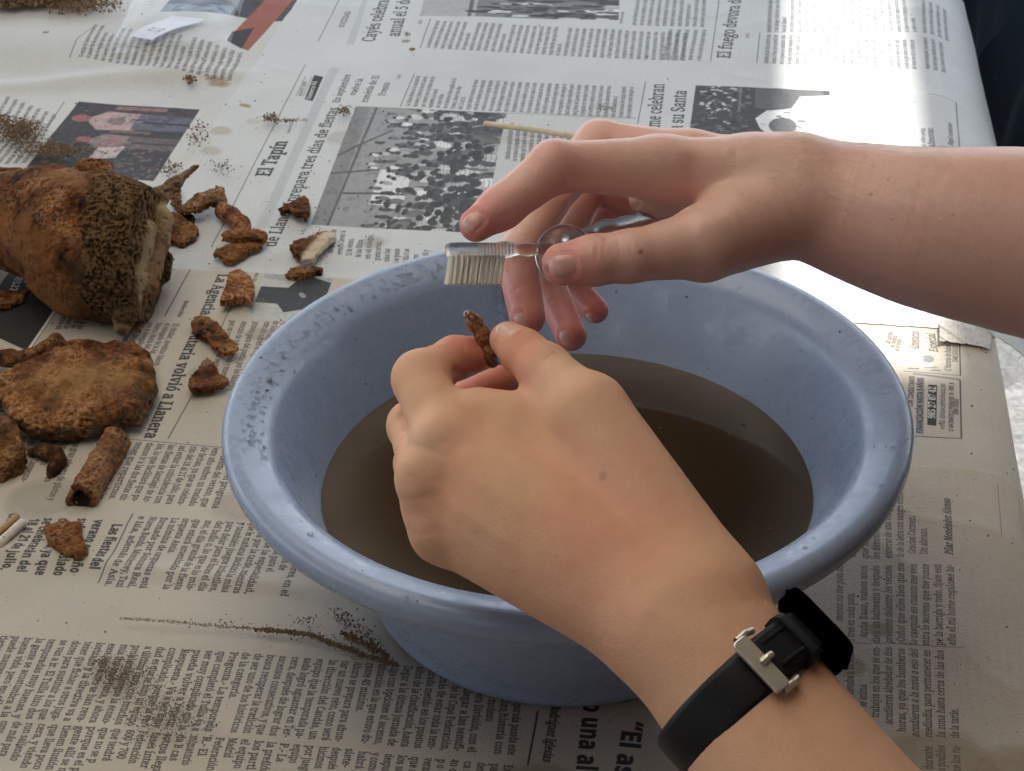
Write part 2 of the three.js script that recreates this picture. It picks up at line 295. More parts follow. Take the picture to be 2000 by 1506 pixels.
function printed(u0, v0, u1, v1, items, base, tint) {      // one sheet's print, in millimetres of the table's axes
  const k = Math.min(2048 / (u1 - u0), 2048 / (v1 - v0)), W = Math.round((u1 - u0) * k), H = Math.round((v1 - v0) * k), cv = document.createElement('canvas'); cv.width = W; cv.height = H;
  const c = cv.getContext('2d'), X = (u) => (u - u0) * k, Y = (v) => (v1 - v) * k, ink = '#2b2a2b';
  c.fillStyle = base; c.fillRect(0, 0, W, H);
  for (let i = 0; i < 260; i++) { const s = rr(0.01, 0.09) * W; c.fillStyle = rnd() < 0.5 ? 'rgba(255,255,255,0.018)' : `rgba(${tint},0.02)`; c.beginPath(); c.ellipse(rnd() * W, rnd() * H, s, s * rr(0.3, 1), rr(0, 3), 0, 7); c.fill(); }
  const line = (text, a, b, a2, b2, size, st, fit = true, soft = 1) => {
    const [fam, wt, squeeze = 0.86] = STYLE[st], px = size * k * (st === 's' || st === 'j' ? 1.16 : st === 'h' ? 1.3 : 1.2), dx = X(a2) - X(a), dy = Y(b2) - Y(b), len = Math.hypot(dx, dy);
    c.save(); c.translate(X(a), Y(b)); c.rotate(Math.atan2(dy, dx)); c.font = `${wt} ${px}px ${fam}`; c.fillStyle = st[0] === 'w' ? '#dedcd6' : ink; c.globalAlpha = (st === 's' ? 0.95 : 0.97) * soft;
    const w = c.measureText(text).width || 1, sx = fit ? clamp(len / w, 0.5, 1.1) : squeeze;
    c.scale(sx, 1); if (st === 'j' || st === 'i' || (st === 'q' && size > 3.5)) c.transform(1, 0, -0.22, 1, 0, 0); c.fillText(text, 0, 0); if (soft === 1 && st[0] !== 'w') { c.strokeStyle = ink; c.lineWidth = 0.055 * size * k; c.stroke && c.strokeText(text, 0, 0); } c.restore();
  };
  for (let i = 0; i < 60; i++) { const a = u0 + (u1 - u0) * rnd(), b = v0 + (v1 - v0) * rnd(); for (let j = 0; j < 14; j++) line(POOL.slice((i + j) % 40, (i + j) % 40 + 6).join(' ').split('').reverse().join(''), a + j * 4.2, b, a + j * 4.2, b + 46, 3.8, 's', true, 0.045); }     // the other side showing through
  for (const it of items) {
    if (it[0] === 'T') line(it[1], it[2], it[3], it[4], it[5], it[6], it[7]);
    else if (it[0] === 'R') { c.strokeStyle = it[6]; c.lineWidth = it[5] * k; c.beginPath(); c.moveTo(X(it[1]), Y(it[2])); c.lineTo(X(it[3]), Y(it[4])); c.stroke(); }
    else if (it[0] === 'P') { c.fillStyle = it[2]; c.beginPath(); for (let i = 0; i < it[1].length; i += 2) c.lineTo(X(it[1][i]), Y(it[1][i + 1])); c.fill(); if (it[2] === '#97503c') { c.save(); c.clip(); for (let i = 0; i < 500; i++) { c.fillStyle = rnd() < 0.5 ? 'rgba(60,35,38,0.14)' : 'rgba(200,140,110,0.10)'; c.beginPath(); c.ellipse(rnd() * W, rnd() * H * 0.5, rr(2, 30), rr(1, 6), -1.1, 0, 7); c.fill(); } c.restore(); } }
    else if (it[0] === 'I') { const [, kind, a, b, a2, b2, a3, b3] = it; c.save(); c.transform(X(a2) - X(a), Y(b2) - Y(b), X(a3) - X(a), Y(b3) - Y(b), X(a), Y(b)); picture(c, kind); c.restore(); }
    else if (it[0] === 'C') {
      const [, text, a, b, a2, b2, a3, b3, n, size, st] = it, len = Math.hypot(a2 - a, b2 - b), given = text.includes('|') ? text.split('|').map((s) => s.trim()) : null, words = given ? [] : text.split(' ').length > 3 ? text.split(' ') : [];
      for (let i = 0; i < n; i++) {
        const t = n > 1 ? i / (n - 1) : 0, x = mix(a, a3, t), y = mix(b, b3, t), dx = a2 - a, dy = b2 - b;
        let s = given?.[i], want = 0.97;
        if (s === undefined) {
          s = ''; const most = len / size * 2.35;
          while (s.length < most - 3) { const w = words.shift() ?? POOL[poolAt++ % POOL.length]; s += (s ? ' ' : '') + w; if (s.length > most + 4) break; }
          if (rnd() < 0.12) { want = rr(0.3, 0.8); s = s.slice(0, Math.floor(s.length * want)); }
        } else if (s) { const full = s.length * size * 0.43 / len; want = full > 0.72 ? 0.97 : full; }
        if (s) line(s, x, y, x + dx * want, y + dy * want, size, st);
      }
    }
  }
  for (let i = 0; i < 4; i++) {                             // dried splashes and rings
    const x = rnd() * W, y = rnd() * H, s = rr(2, 11) * k, g = c.createRadialGradient(x, y, 0, x, y, s); g.addColorStop(0, 'rgba(120,95,60,0.04)'); g.addColorStop(0.85, 'rgba(120,95,60,0.06)'); g.addColorStop(1, 'rgba(120,95,60,0)');
    c.fillStyle = g; c.beginPath(); c.ellipse(x, y, s, s * rr(0.6, 1), rr(0, 3), 0, 7); c.fill();
  }
  for (let i = 0; i < 900; i++) { c.fillStyle = `rgba(${70 + rnd() * 40 | 0},${55 + rnd() * 30 | 0},40,${rr(0.15, 0.6)})`; const s = Math.pow(rnd(), 3) * 0.5 * k + 0.5; c.beginPath(); c.ellipse(rnd() * W, rnd() * H, s, s * rr(0.4, 1), rr(0, 3), 0, 7); c.fill(); }
  return { cv, c, X, Y, k };
}
function stain(p, u, v, r, color, alpha, squash = 0.8) { const { c, X, Y, k } = p; for (let i = 0; i < 5; i++) { const s = r * k * rr(0.7, 1), x = X(u) + rr(-0.2, 0.2) * s, y = Y(v) + rr(-0.2, 0.2) * s, g = c.createRadialGradient(x, y, 0, x, y, s); g.addColorStop(0, `rgba(${color},${alpha})`); g.addColorStop(0.8, `rgba(${color},${alpha * 1.2})`); g.addColorStop(1, `rgba(${color},0)`); c.fillStyle = g; c.beginPath(); c.ellipse(x, y, s, s * squash, rr(-0.4, 0.4), 0, 7); c.fill(); } }
const paperGrain = grayTexture(512, (x, y) => 0.5 + 0.25 * (tiled(x, y, 16, 31) - 0.5) + 0.35 * (tiled(x, y, 60, 32) - 0.5) + 0.4 * (tiled(x, y, 200, 33) - 0.5));
// a point on top of the papers under a pixel of the photograph
function lie(px, py, dz, layer = 0.0022) { let q = on(px, py, 0.004); for (let i = 0; i < 6; i++) q = on(px, py, layer + wave(...uvOf(q)) + dz); return q; }
function sheet(label, layer, u0, v0, u1, v1, print, edge) { // edge(u, v) -> [u, v] bends the outline
  const step = 2.6, nu = Math.ceil((u1 - u0) / step), nv = Math.ceil((v1 - v0) / step), p = [], uv = [], ix = [], T = 0.0004;
  for (const side of [0, 1]) for (let j = 0; j <= nv; j++) for (let i = 0; i <= nu; i++) {
    const a = u0 + (u1 - u0) * i / nu, b = v0 + (v1 - v0) * j / nv, [x, y] = edge ? edge(a, b) : [a, b], q = tab(x / 1000, y / 1000, layer + wave(x / 1000, y / 1000) - side * T);
    p.push(q.x, q.y, q.z); uv.push((x - u0) / (u1 - u0), (y - v0) / (v1 - v0));
  }
  const w = nu + 1, top = (i, j) => j * w + i, bot = (i, j) => (nv + 1) * w + j * w + i;
  for (let j = 0; j < nv; j++) for (let i = 0; i < nu; i++) { ix.push(top(i, j), top(i + 1, j), top(i, j + 1), top(i + 1, j), top(i + 1, j + 1), top(i, j + 1), bot(i, j), bot(i, j + 1), bot(i + 1, j), bot(i + 1, j), bot(i, j + 1), bot(i + 1, j + 1)); }
  for (let i = 0; i < nu; i++) ix.push(top(i, 0), bot(i, 0), top(i + 1, 0), top(i + 1, 0), bot(i, 0), bot(i + 1, 0), top(i, nv), top(i + 1, nv), bot(i, nv), top(i + 1, nv), bot(i + 1, nv), bot(i, nv));
  for (let j = 0; j < nv; j++) ix.push(top(0, j), top(0, j + 1), bot(0, j), top(0, j + 1), bot(0, j + 1), bot(0, j), top(nu, j), bot(nu, j), top(nu, j + 1), top(nu, j + 1), bot(nu, j), bot(nu, j + 1));
  const g = new THREE.BufferGeometry(); g.setAttribute('position', new THREE.Float32BufferAttribute(p, 3)); g.setAttribute('uv', new THREE.Float32BufferAttribute(uv, 2)); g.setIndex(ix); g.computeVertexNormals();
  const t = new THREE.CanvasTexture(print.cv); t.colorSpace = THREE.SRGBColorSpace; t.anisotropy = 8;
  const grain = paperGrain.clone(); grain.repeat.set((u1 - u0) / 60, (v1 - v0) / 60); grain.needsUpdate = true;
  return tag(mesh('newspaper', g, std({ map: t, roughness: 0.72, bumpMap: grain, bumpScale: 0.00025 })), label, 'newspaper');
}
const PRINT_A = [
  ['P',[-192.6,490.3, -186.1,488.4, -195.9,583.8, -199.8,583.5],'#b9bcc0'],
  ['T',"SOCIEDAD",-201.8,523.9,-205.4,590.9,4.6,'h'],
  ['T',"Cayés celebra la fiesta",-172.5,496.2,-182.1,637.3,10.2,'h'],
  ['T',"anual el 5 de agosto",-156,508.4,-166,634.4,10.2,'h'],
  ['T',"A.R.I.",-144.5,534.5,-145.8,548,2.6,'h'],
  ['R',-139.3,546.7,-136.3,486.5,0.5,'#3a3a3c'],
  ['I','street',-153,611,-0.7,615.3,-148.6,551.5],
  ['C',"La asociación de vecinos de Cayés comenzó a celebrar ayer sus fiestas con una misa y un pasacalles que recorre el pueblo",-129.4,487.7,-131.3,544.4,58,479,36,3.6,'s'],
  ['C',"vecinos",44.1,480.1,45.5,542.1,69.1,480.6,5,3.6,'s'],
  ['C',"caption",6.7,547.8,5.9,604,6.7,547.8,1,2.4,'s'],
  ['C',"pie",17.4,546.9,16.2,624.5,68.4,545.8,10,3.6,'s'],
  ['R',77.6,609.8,76.1,479.6,0.5,'#3a3a3c'],
  ['T',"El fuego devora dos hectáreas",89.4,487.3,98.7,710.1,9.8,'h'],
  ['T',"A.R.I.",102,526.7,102.2,538.6,2.6,'h'],
  ['R',110,538.6,108.9,480.8,0.5,'#3a3a3c'],
  ['C',"Alrededor de las 5 de la tarde de ayer comenzó el fuego que se prendió",117,480.8,117.9,536.8,220.7,479.2,20,3.6,'s'],
  ['C',"pie",117.9,539.2,118.4,632.7,224.5,548.2,20,3.6,'s'],
  ['T',"En septiembre",-174.4,385.3,-177.1,441.3,5,'h'],
  ['T',"vuelve la",-165.7,398.2,-166.4,427.8,5,'h'],
  ['T',"romería de El",-155.3,387.6,-156,438.9,5,'h'],
  ['T',"Fresno",-145.1,399.4,-146,423.8,5,'h'],
  ['T',"A.R.I.",-140.6,429.4,-141.1,440.2,2.4,'h'],
  ['R',-131.7,438.8,-130.9,383.2,0.5,'#3a3a3c'],
  ['C',"La última fiesta de la Asociación Recreativa y Cultural de Soto de Llanera, que comenzó ayer el próximo mes de septiembre, la romería que se celebra con mayor afluencia, y que se celebra en el entorno de la capilla de El Fresno, tiene tres días de fiesta del 13 al 15 de septiembre",-124.8,384.1,-126.9,437.6,26.9,379,30,3.5,'s'],
  ['R',-161.4,380.5,30.6,378.2,0.45,'#3a3a3c'],
  ['R',-56.1,382,30.4,380.5,0.25,'#3a3a3c'],
  ['R',32.6,440.5,32.5,369,0.5,'#3a3a3c'],
  ['T',"Ables y Guyame celebran",48.8,289.1,45.9,438.6,9.6,'h'],
  ['T',"honor a su Santa",62.8,318.6,61.8,432.2,9.6,'h'],
  ['T',"El Tapín",-193.5,269.9,-194.4,321.6,11,'k'],
  ['T',"Periódico de Llanera",-197,333.8,-200.6,374.9,1.6,'h'],
  ['P',[-199.6,389.1, -193.3,386.6, -195.4,428.4, -202.6,431],'#1d1d20'],
  ['T',"Número 84",-195.4,389.1,-198.2,428.1,4.2,'w'],
  ['R',-207.1,394.5,-208.2,427.3,0.3,'#3a3a3c'],
  ['R',-202.1,394,-203.7,427.7,0.3,'#3a3a3c'],
  ['T',"AGOSTO 2008",-203.3,394.8,-205.8,426.5,2.6,'h'],
  ['R',-213.6,449.6,-204.2,175.1,0.45,'#3a3a3c'],
  ['R',-218.2,582,-214.7,493.6,0.45,'#3a3a3c'],
  ['T',"SOCIEDAD",-192.1,182.5,-193.6,235.1,4.8,'h'],
  ['P',[-184.3,200.6, -177.9,201.3, -187.5,445.3, -194.3,446.3],'#b7babd'],
  ['T',"de Llanera prepara tres días de fiestas",-166.5,179.4,-172.2,377.4,8,'h'],
  ['I','crowd',-161.4,380.5,-57,379.6,-152.2,208.9],
  ['C',"tiempo de Soto de | evento llevar a | 15 de verano, | de las última | en el colegio, | grama no está | todos hay | i se puede | el día 6 se | talleres | y infantil y | tarde los | taza de",-130.9,175.1,-135.4,205.9,-55.3,161.9,14,3.9,'s'],
  ['T',"A.R.I.",-153.7,196.3,-154,204.7,2.4,'h'],
  ['R',-145.4,205.6,-145.4,197.8,0.4,'#3a3a3c'],
  ['C',"pie",-45.2,308.5,-50.2,365.7,40.1,270.9,18,3.5,'s'],
  ['I','night',67.7,438.3,159.7,436.3,67.3,356.7],
  ['C',"nota",231.3,547.5,234.3,618.6,247.8,546.9,4,3.4,'s'],
  ['C',"nota",229.5,480.7,231.1,540.6,240.7,479.8,3,3.4,'s'],
  ['R',224.7,436,245,434.1,0.5,'#3a3a3c'],
  ['R',245,434.1,241.4,353.5,0.6,'#3a3a3c'],
  ['T',"Regal ocasiones",237.3,359.2,240.7,425.5,3.6,'i'],
  ['T',"Alimentac.",225.2,352,225.9,394.4,4.6,'i'],
  ['T',"gr. sobre pedido",219.2,353,221.7,413.8,2.6,'h'],
];
const PRINT_B = [
  ['T',"La Agencia Tributaria volvió a Llanera",-190.6,143.5,-181.5,-21.4,7.6,'hb'],
  ['R',-208.5,147.3,-207.3,94,0.6,'#3a3a3c'],
  ['T',"Redacción",-200.9,111.8,-200,94.3,2.8,'q'],
  ['C',"La ida más, el apartamento Agencia Tributaria con el titular de la Agencia sobre",-220.9,146.1,-218,89,-246.1,142.5,6,3.7,'s'],
  ['C',"El titular, Avelino Sánch | el delegado de la Ag | blanca, María del | con el delegado de | la sede de la",-199.5,87.1,-197.2,41.6,-223.3,86.6,6,3.7,'s'],
  ['R',-175,152.3,-174.5,145.8,0.35,'#3a3a3c'],
  ['R',-172.8,113.1,-172.3,86.1,0.35,'#3a3a3c'],
  ['T',"Luna Sánch",-169.3,150.2,-169,131.6,2.6,'j'],
  ['C',"este año sufren el regreso a nubo | primera para del pueblo por los halagos y | atención de todo el mundo y muestras | por su casa uno de sus vecinos y ami-",-150.3,94,-143.1,-21.6,-169,92.1,4,3.9,'s'],
  ['C',"texto",-129.6,100,-125.9,-19.8,-145.6,95.5,4,3.9,'s'],
  ['I','shadow',-163.8,149.7,-123.8,145.4,-162.4,97.6],
  ['R',-248.1,-28.6,-216.2,-24.4,0.4,'#3a3a3c'],
  ['R',-216.2,-24.4,-185.2,-23.1,0.4,'#3a3a3c'],
  ['R',-185.2,-23.1,-139.1,-24.6,0.4,'#3a3a3c'],
  ['R',-169,18.9,-169.5,-20.6,0.5,'#3a3a3c'],
  ['C',"a todos acudieron | los de la obra para | puso bien el programa | las fiestas del verano, que | este año sufren un traslado | de fechas, ya que se celebra- | rán del 18 al 21 de julio, para | así evitar la coincidencia con | las fiestas de Santiago de Ar- | lós, lo que facilitará que po- | damos ir a las dos fiestas sin | tener que repartirnos. | Dentro del programa de las | fiestas para este próximo",-122.5,-25.5,-120.7,-74.5,-195.2,-24.9,14,4,'s'],
  ['C',"| de un gran número de pilotos y | aficionados quad, para | la competición | este para el Campeona- | to en la modali- | dad de las pruebas en",-209.1,-23.3,-205.2,-76.8,-243.4,-26.2,7,4,'s'],
  ['T',"Las fiestas del",-174.2,-90,-173.7,-123.6,5.6,'b'],
  ['T',"verano este año",-183.6,-87.8,-181.9,-126.4,5.6,'b'],
  ['T',"sufren un traslado",-191.7,-87.6,-188.6,-129.1,5.6,'b'],
  ['T',"de fechas, ya que",-200.4,-88.5,-196.7,-130,5.6,'b'],
  ['T',"se celebrarán del",-207.5,-89,-205.9,-128.7,5.6,'b'],
  ['T',"18 al 21 de julio,",-214,-90,-213.4,-128.1,5.6,'b'],
  ['T',"cita con la gente",-225,-87.1,-222.9,-126.6,5.6,'b'],
  ['R',-167.3,-81.5,-166.8,-131.6,0.5,'#3a3a3c'],
  ['C',"en el lugar | departamientos | organiza en el prado | un buen número | como es el con- | de patrociadores, en el | cita los mejores de | y que puntúa para el | anual de la especialidad, | o será por la tarde, mientras | que la mañana incluirá la misa | y también juegos infantiles, | para dejar para el lunes el día | del bollo o, lo que es lo mis- | mo, el día grande de la fiesta | que estará amenizado por la | orquesta Assia. | La nómina de orquestas está | formada por Sonora Real, | Nueva Banda, Monterrey, Taxi | e Isla, además de Asia.",-58.3,-79.6,-58,-131.5,-163.6,-83.1,21,4,'s'],
  ['C',"sigue la temporada pasada este | equipo hizo historia con | un equipo modesto | de Tercera División, con el | logró llegar a las semifi- | nales de la Copa Federación, | además de estar toda la tem- | porada metido en los puestos | altos de la clasificación, hasta | llegar a la última jornada de | Liga con opciones al ascenso, | situación en la que estuvo du- | rante 45 minutos. | Ahora se prepara para afron- | tar un nuevo reto, como será | la dirección del Candás, un | equipo que la temporada pa- | sada logró aguantar en Ter- | cera, después de lograr dos | ascensos consecutivos, y que | busca recuperar la tradición | de ser uno de los históricos | de la categoría. | Pregunta.- La temporada | que completó el Tuilla va a | ser muy complicado que la | pueda volver a repetir. | Respuesta.- Va a ser muy | complicado, porque la ver- | dad es que se hizo un equipo | a última hora, con muchos | problemas porque la econo- | mía iba muy justa, y ahora | esos jugadores se han reva- | lorizado y la directiva va a | tener que fichar a otros juga- | dores para sustituir a los que | se van a ir. El Tuilla hizo dos | temporadas muy buenas, y | la gente se acostumbra a la | buena vida, pero eso sólo se | puede mantener si se | tiene el tema económico",25,-166.4,27.4,-215,-195.7,-170.5,43,4,'s'],
  ['C',"siete- | después | hicimos | por juego | equipo | P.- La | la presión | los parti | el equipo | Madrid | Federación | R.- El | mimatorio | da B cas | sotros llegar | fases inter | Federación | 600 y 700 | que tendrá | que no se p | porque es el p | gente allí se m | tienen ilusión | que lleva poco | cera, y viendo | ron saliendo | de más para | como",-35.7,-218,-33.6,-259.8,-176.3,-219,28,4,'s'],
  ['C',"Esto | para sirv | den que | ca ra | to co | p o",26.9,-218.9,28.6,-256.8,-30.3,-218.9,12,4,'s'],
  ['R',35.8,-187.2,35.7,-217.9,0.8,'#3a3a3c'],
  ['T',"A. Rodríguez Iglesias",40.9,-178.4,41.2,-215.3,4.4,'q'],
  ['T',"Creo una alegría",53.1,-163.2,55.2,-243.1,9,'b'],
  ['T',"“El ascenso",70.4,-188.8,68.1,-252.1,9,'b'],
  ['P',[-312.1,137.4, -271,120.1, -270.9,51.8, -312.6,74.1],'#262422'],
  ['T',"Pje, Nº 2",-290.7,133.5,-283.9,96.4,5.2,'wb'],
  ['T',"Andrés Ll",-300.5,139.8,-292.9,99.5,5.2,'wb'],
  ['T',". 98527",-307.1,134.3,-303.2,104.1,5.2,'wb'],
  ['P',[-271,120.1, -269.7,119.7, -268.3,51.1, -270.4,51.9],'#d8d4cc'],
  ['R',-269.1,106.5,-268.9,51,0.5,'#3a3a3c'],
  ['C',"por de pa | de 30 pe | menos de | texto en",-252.7,91.3,-250.4,65,-264,88.2,4,4,'q'],
];
const PRINT_C = [
  ['T',"menos no me pon dos",157.1,-121.2,157.9,-82.1,3.8,'j'],
  ['T',"o tres en cada pata.",161.6,-133.7,162.4,-101.8,3.8,'s'],
  ['T',"Anda Xuan, vamos unos",167,-130.9,168.3,-83.1,3.8,'s'],
  ['T',"dis a un balneariu y después",171.9,-133.7,173.6,-83,3.8,'s'],
  ['T',"presumo delantre les vecines.",177.2,-133.1,178.9,-81.9,3.8,'j'],
  ['T',"¡Coño! que elles bien que me",182.2,-133.1,184.3,-80.5,3.8,'s'],
  ['T',"lo casquin en cuanto me ven,",187.2,-133.6,189.9,-79.9,3.8,'j'],
  ['T',"mira lo morena que me punxe",192.1,-133.2,195.1,-79.4,3.8,'s'],
  ['T',"pe la barriga y todo, fíjate esti",197.6,-132.8,200.4,-78.8,3.8,'s'],
  ['T',"añu el mi home regalome bi-",202.7,-132.5,205.9,-78.6,3.8,'s'],
  ['T',"por extraño que",158.3,-77.6,158.6,-42.1,3.8,'s'],
  ['T',"cada uno lo suyo",163.6,-77.7,164,-40.2,3.8,'s'],
  ['T',"que hacían, porque",169.1,-78.5,169.9,-39.5,3.8,'j'],
  ['T',"les demostró y sobremanera",173.9,-78.4,175.4,-29.3,3.8,'s'],
  ['T',"enterrar de una vez por todas",179.3,-77.8,180.8,-25.9,3.8,'s'],
  ['T',"lo de la letra con sangre entra.",184.5,-76.6,186.5,-26.7,3.8,'s'],
  ['T',"Gracias Carmen.",189.8,-72.9,191.1,-44.7,3.8,'s'],
  ['T',"Un abrazo.",195,-72.3,195.9,-52.8,3.8,'s'],
  ['T',"llevaba a su sellado",160.4,-165.6,161.3,-136.1,3.8,'s'],
  ['T',"se anima.",165.3,-172.2,165.8,-158.7,3.8,'s'],
  ['T',"trabajos en los que se em-",170,-177.8,171.8,-135.6,3.8,'s'],
  ['T',"acudieron alrededor de dos",175.1,-181.2,176.8,-135.7,3.8,'s'],
  ['T',"horas, ya que los bomberos",180,-184.7,182,-136,3.8,'s'],
  ['T',"acudieron a la zona a eso del",185,-186.9,187.2,-136,3.8,'j'],
  ['T',"mediodía, para permanecer en",190,-186.5,192.3,-135.9,3.8,'s'],
  ['T',"la zona hasta cerca de las dos",195,-185.9,197.7,-135.5,3.8,'s'],
  ['T',"de la tarde.",200.2,-185.7,201.1,-169.1,3.8,'s'],
  ['T',"durante",189.2,-203.6,189.7,-191.2,3.8,'s'],
  ['T',"de los posibles",193.5,-210.5,194.5,-190.3,3.8,'s'],
  ['T',"que los tu-",199.3,-206.2,200.2,-189.6,3.8,'s'],
  ['T',"Pilar Menéndez Alonso",206.2,-71.3,207.9,-29.6,4,'q'],
  ['R',156.8,-135.1,177,-133.1,0.35,'#3a3a3c'],
  ['R',177,-133.1,206.1,-133.4,0.35,'#3a3a3c'],
  ['R',230.7,-15.2,228.5,-56.8,0.3,'#6b625c'],
  ['R',146.3,-96.4,146.9,-82.7,0.3,'#8a8178'],
];
const PRINT_D = [
  ['I','portrait',-357.1,373.5,-268.4,367.9,-355,263.7],
  ['I','dark',-351.2,595.2,-252.9,603,-344.6,522.3],
  ['P',[-280.1,479.4, -261.8,469.9, -252,599.1, -274.5,601.3],'#97503c'],
  ['P',[-280.8,496.8, -280.1,479.4, -267.1,471.9, -268.8,514],'#2a2628'],
  ['C',"El equipo de Llanera cita encuentro el pasado fin de semana en Posada ante el equipo",-376.5,438.1,-382.6,491.8,-258.8,413.3,21,3.6,'s'],
  ['C',"texto",-404.6,348.1,-408,376.6,-361.9,324.4,7,3.6,'s'],
  ['C',"texto",-385,268.7,-386.3,315,-352.9,277,7,3.6,'s'],
  ['R',-367.2,372.6,-363.4,322.8,0.5,'#3a3a3c'],
  ['R',-385.8,436.3,-388.7,461.5,0.5,'#3a3a3c'],
  ['R',-388.7,461.5,-384.3,484.5,0.5,'#3a3a3c'],
  ['T',"e",-413.7,469,-414.3,476.7,6,'h'],
];
const PRINT_E = [
  ['R',205.2,196,208.8,233.1,0.3,'#3a3a3c'],
  ['C',"texto",114.6,188,116.8,204.3,151.5,176.1,6,3.2,'s'],
  ['R',223,113,221,79.4,0.6,'#3a3a3c'],
  ['R',192.6,81.1,221,79.4,0.4,'#3a3a3c'],
  ['R',197,79.1,220.4,75.6,1.4,'#77777a'],
  ['R',220.5,75.6,217.3,23.3,0.7,'#3a3a3c'],
  ['R',194.1,23.3,217.3,23.3,0.7,'#3a3a3c'],
  ['P',[195.7,24.7, 199.5,24.8, 202.8,75.8, 199,75.9],'#9a9694'],
  ['T',"FINANCIACIÓN HASTA 5 AÑOS",198.9,25.9,202.1,75.2,3.6,'n'],
  ['P',[201.6,33.6, 206,33.2, 208.5,69.3, 204.2,69.4],'#241c1a'],
  ['T',"☎ 985 27 07 42",205.5,36,207.8,67.4,4.2,'w'],
  ['T',"e-mail: abhausca@telefonica.net",209.8,30.5,212.7,70.6,2.7,'h'],
  ['T',"C/ MATEMÁTICO PEDRAYES 15 - ENT. B",213.8,28.8,217,72.1,2.6,'n'],
  ['T',"33005 OVIEDO",217.3,43.6,218.4,57.6,2.6,'n'],
  ['T',"CON CONSULTANOS",195.3,48.5,197.8,76.5,3.2,'n'],
  ['T',"C/ Naranjo de Bulnes, 2, Bajo",216.3,82.9,218.9,119.9,3.2,'h'],
  ['T',"33440 LUGO DE LLANERA",220.5,92.3,222.6,119.3,2.8,'h'],
  ['I','dogs',189.9,101.5,212.1,102,189,81.2],
  ['T',"Alimentación",201.2,102.7,202.3,120.9,5,'i'],
  ['T',"Especial",211.1,101,210.5,119.9,5,'i'],
  ['C',"nota",186.4,106.5,188.8,119.5,190.7,99.8,3,3,'s'],
];const PAPER = '#c8c8c5';
{
  const d = [-640, 110, -236, 700], p = printed(...d, PRINT_D, PAPER, '120,110,90');
  stain(p, -268, 412, 8, '120,85,40', 0.10); stain(p, -274, 416, 5, '100,70,35', 0.10, 0.5); stain(p, -262, 408, 5, '130,95,50', 0.08);
  sheet('stained newspaper at upper left, with a colour photo of people beside the large bone', 0.0010, ...d, p);
}
{
  const d = [-470, -330, 132, 147], p = printed(...d, PRINT_B, '#bdb3a4', '120,105,80');  // yellowed newsprint, darkened further to stand in for shade at lower left
  for (const [x, y, r] of [[-150, 80, 10], [-170, 40, 8], [-165, 110, 14], [-110, 120, 9], [-120, 60, 12]]) stain(p, x, y, r, '120,112,95', 0.07);
  stain(p, 40, -235, 26, '90,75,55', 0.09); stain(p, 10, -262, 16, '90,75,55', 0.08); stain(p, -120, -70, 18, '110,100,85', 0.05); stain(p, -215, -75, 22, '110,100,85', 0.06); stain(p, -238, -25, 8, '150,140,60', 0.08);
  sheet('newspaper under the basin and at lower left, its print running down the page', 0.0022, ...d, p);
}
{
  const d = [-40, -70, 243, 215], p = printed(...d, PRINT_E, '#b9aea1', '120,105,90');  // brownish newsprint; some of the shade right of the basin is in it
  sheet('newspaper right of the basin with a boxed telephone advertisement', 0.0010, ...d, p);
}
{
  const d = [-250, 96, 282, 690], p = printed(...d, PRINT_A, '#cacccc', '110,110,110');
  stain(p, -237, 372, 5, '130,95,40', 0.16, 0.5); stain(p, -243, 330, 9, '130,105,60', 0.06); stain(p, -240, 300, 8, '130,105,60', 0.05); stain(p, -225, 350, 7, '130,105,60', 0.03); stain(p, -160, 330, 14, '120,110,95', 0.05); stain(p, -150, 500, 4, '100,80,60', 0.15); stain(p, -110, 190, 10, '120,110,95', 0.08);
  const low = (u) => 104 + 22 * smooth(60, 150, u) + (u > 140 ? 3.2 * (fbm(u * 0.12, 2, 3, 3) - 0.5) + 1.6 * (noise(u * 0.9, 1, 1) - 0.5) : 0);
  const right = (v) => 272 + 6 * smooth(500, 640, v) * 0.6 - 7 * smooth(420, 250, v) - 3 * Math.sin(v * 0.011);
  sheet('large newspaper across the top, with a crowd photo and village headlines', 0.0016, ...d, p, (u, v) => {
    const b = low(u), t = (v - d[1]) / (d[3] - d[1]), y = b + (d[3] - b) * t, r = right(y);
    return [d[0] + (u - d[0]) * (r - d[0]) / (d[2] - d[0]) + (u < d[0] + 12 ? 1.6 * (noise(y * 0.06, 4, 4) - 0.5) : 0), y];
  });
}
{
  const d = [110, -340, 244, 0], p = printed(...d, PRINT_C, '#b9ab99', '110,95,75');  // brown newsprint colour that also carries part of the shade on this side
  stain(p, 190, -200, 30, '120,100,65', 0.10, 0.6); stain(p, 222, -205, 20, '120,100,65', 0.10); stain(p, 172, -125, 6, '110,90,60', 0.10); stain(p, 160, -150, 8, '110,90,60', 0.08);
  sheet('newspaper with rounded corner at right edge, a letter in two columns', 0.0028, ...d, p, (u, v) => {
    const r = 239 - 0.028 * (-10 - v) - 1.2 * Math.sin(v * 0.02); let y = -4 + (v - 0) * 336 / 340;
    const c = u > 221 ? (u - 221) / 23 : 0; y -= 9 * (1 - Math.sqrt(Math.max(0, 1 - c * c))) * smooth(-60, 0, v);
    return [110 + (u - 110) * (r - 110) / 134, y];
  });
}

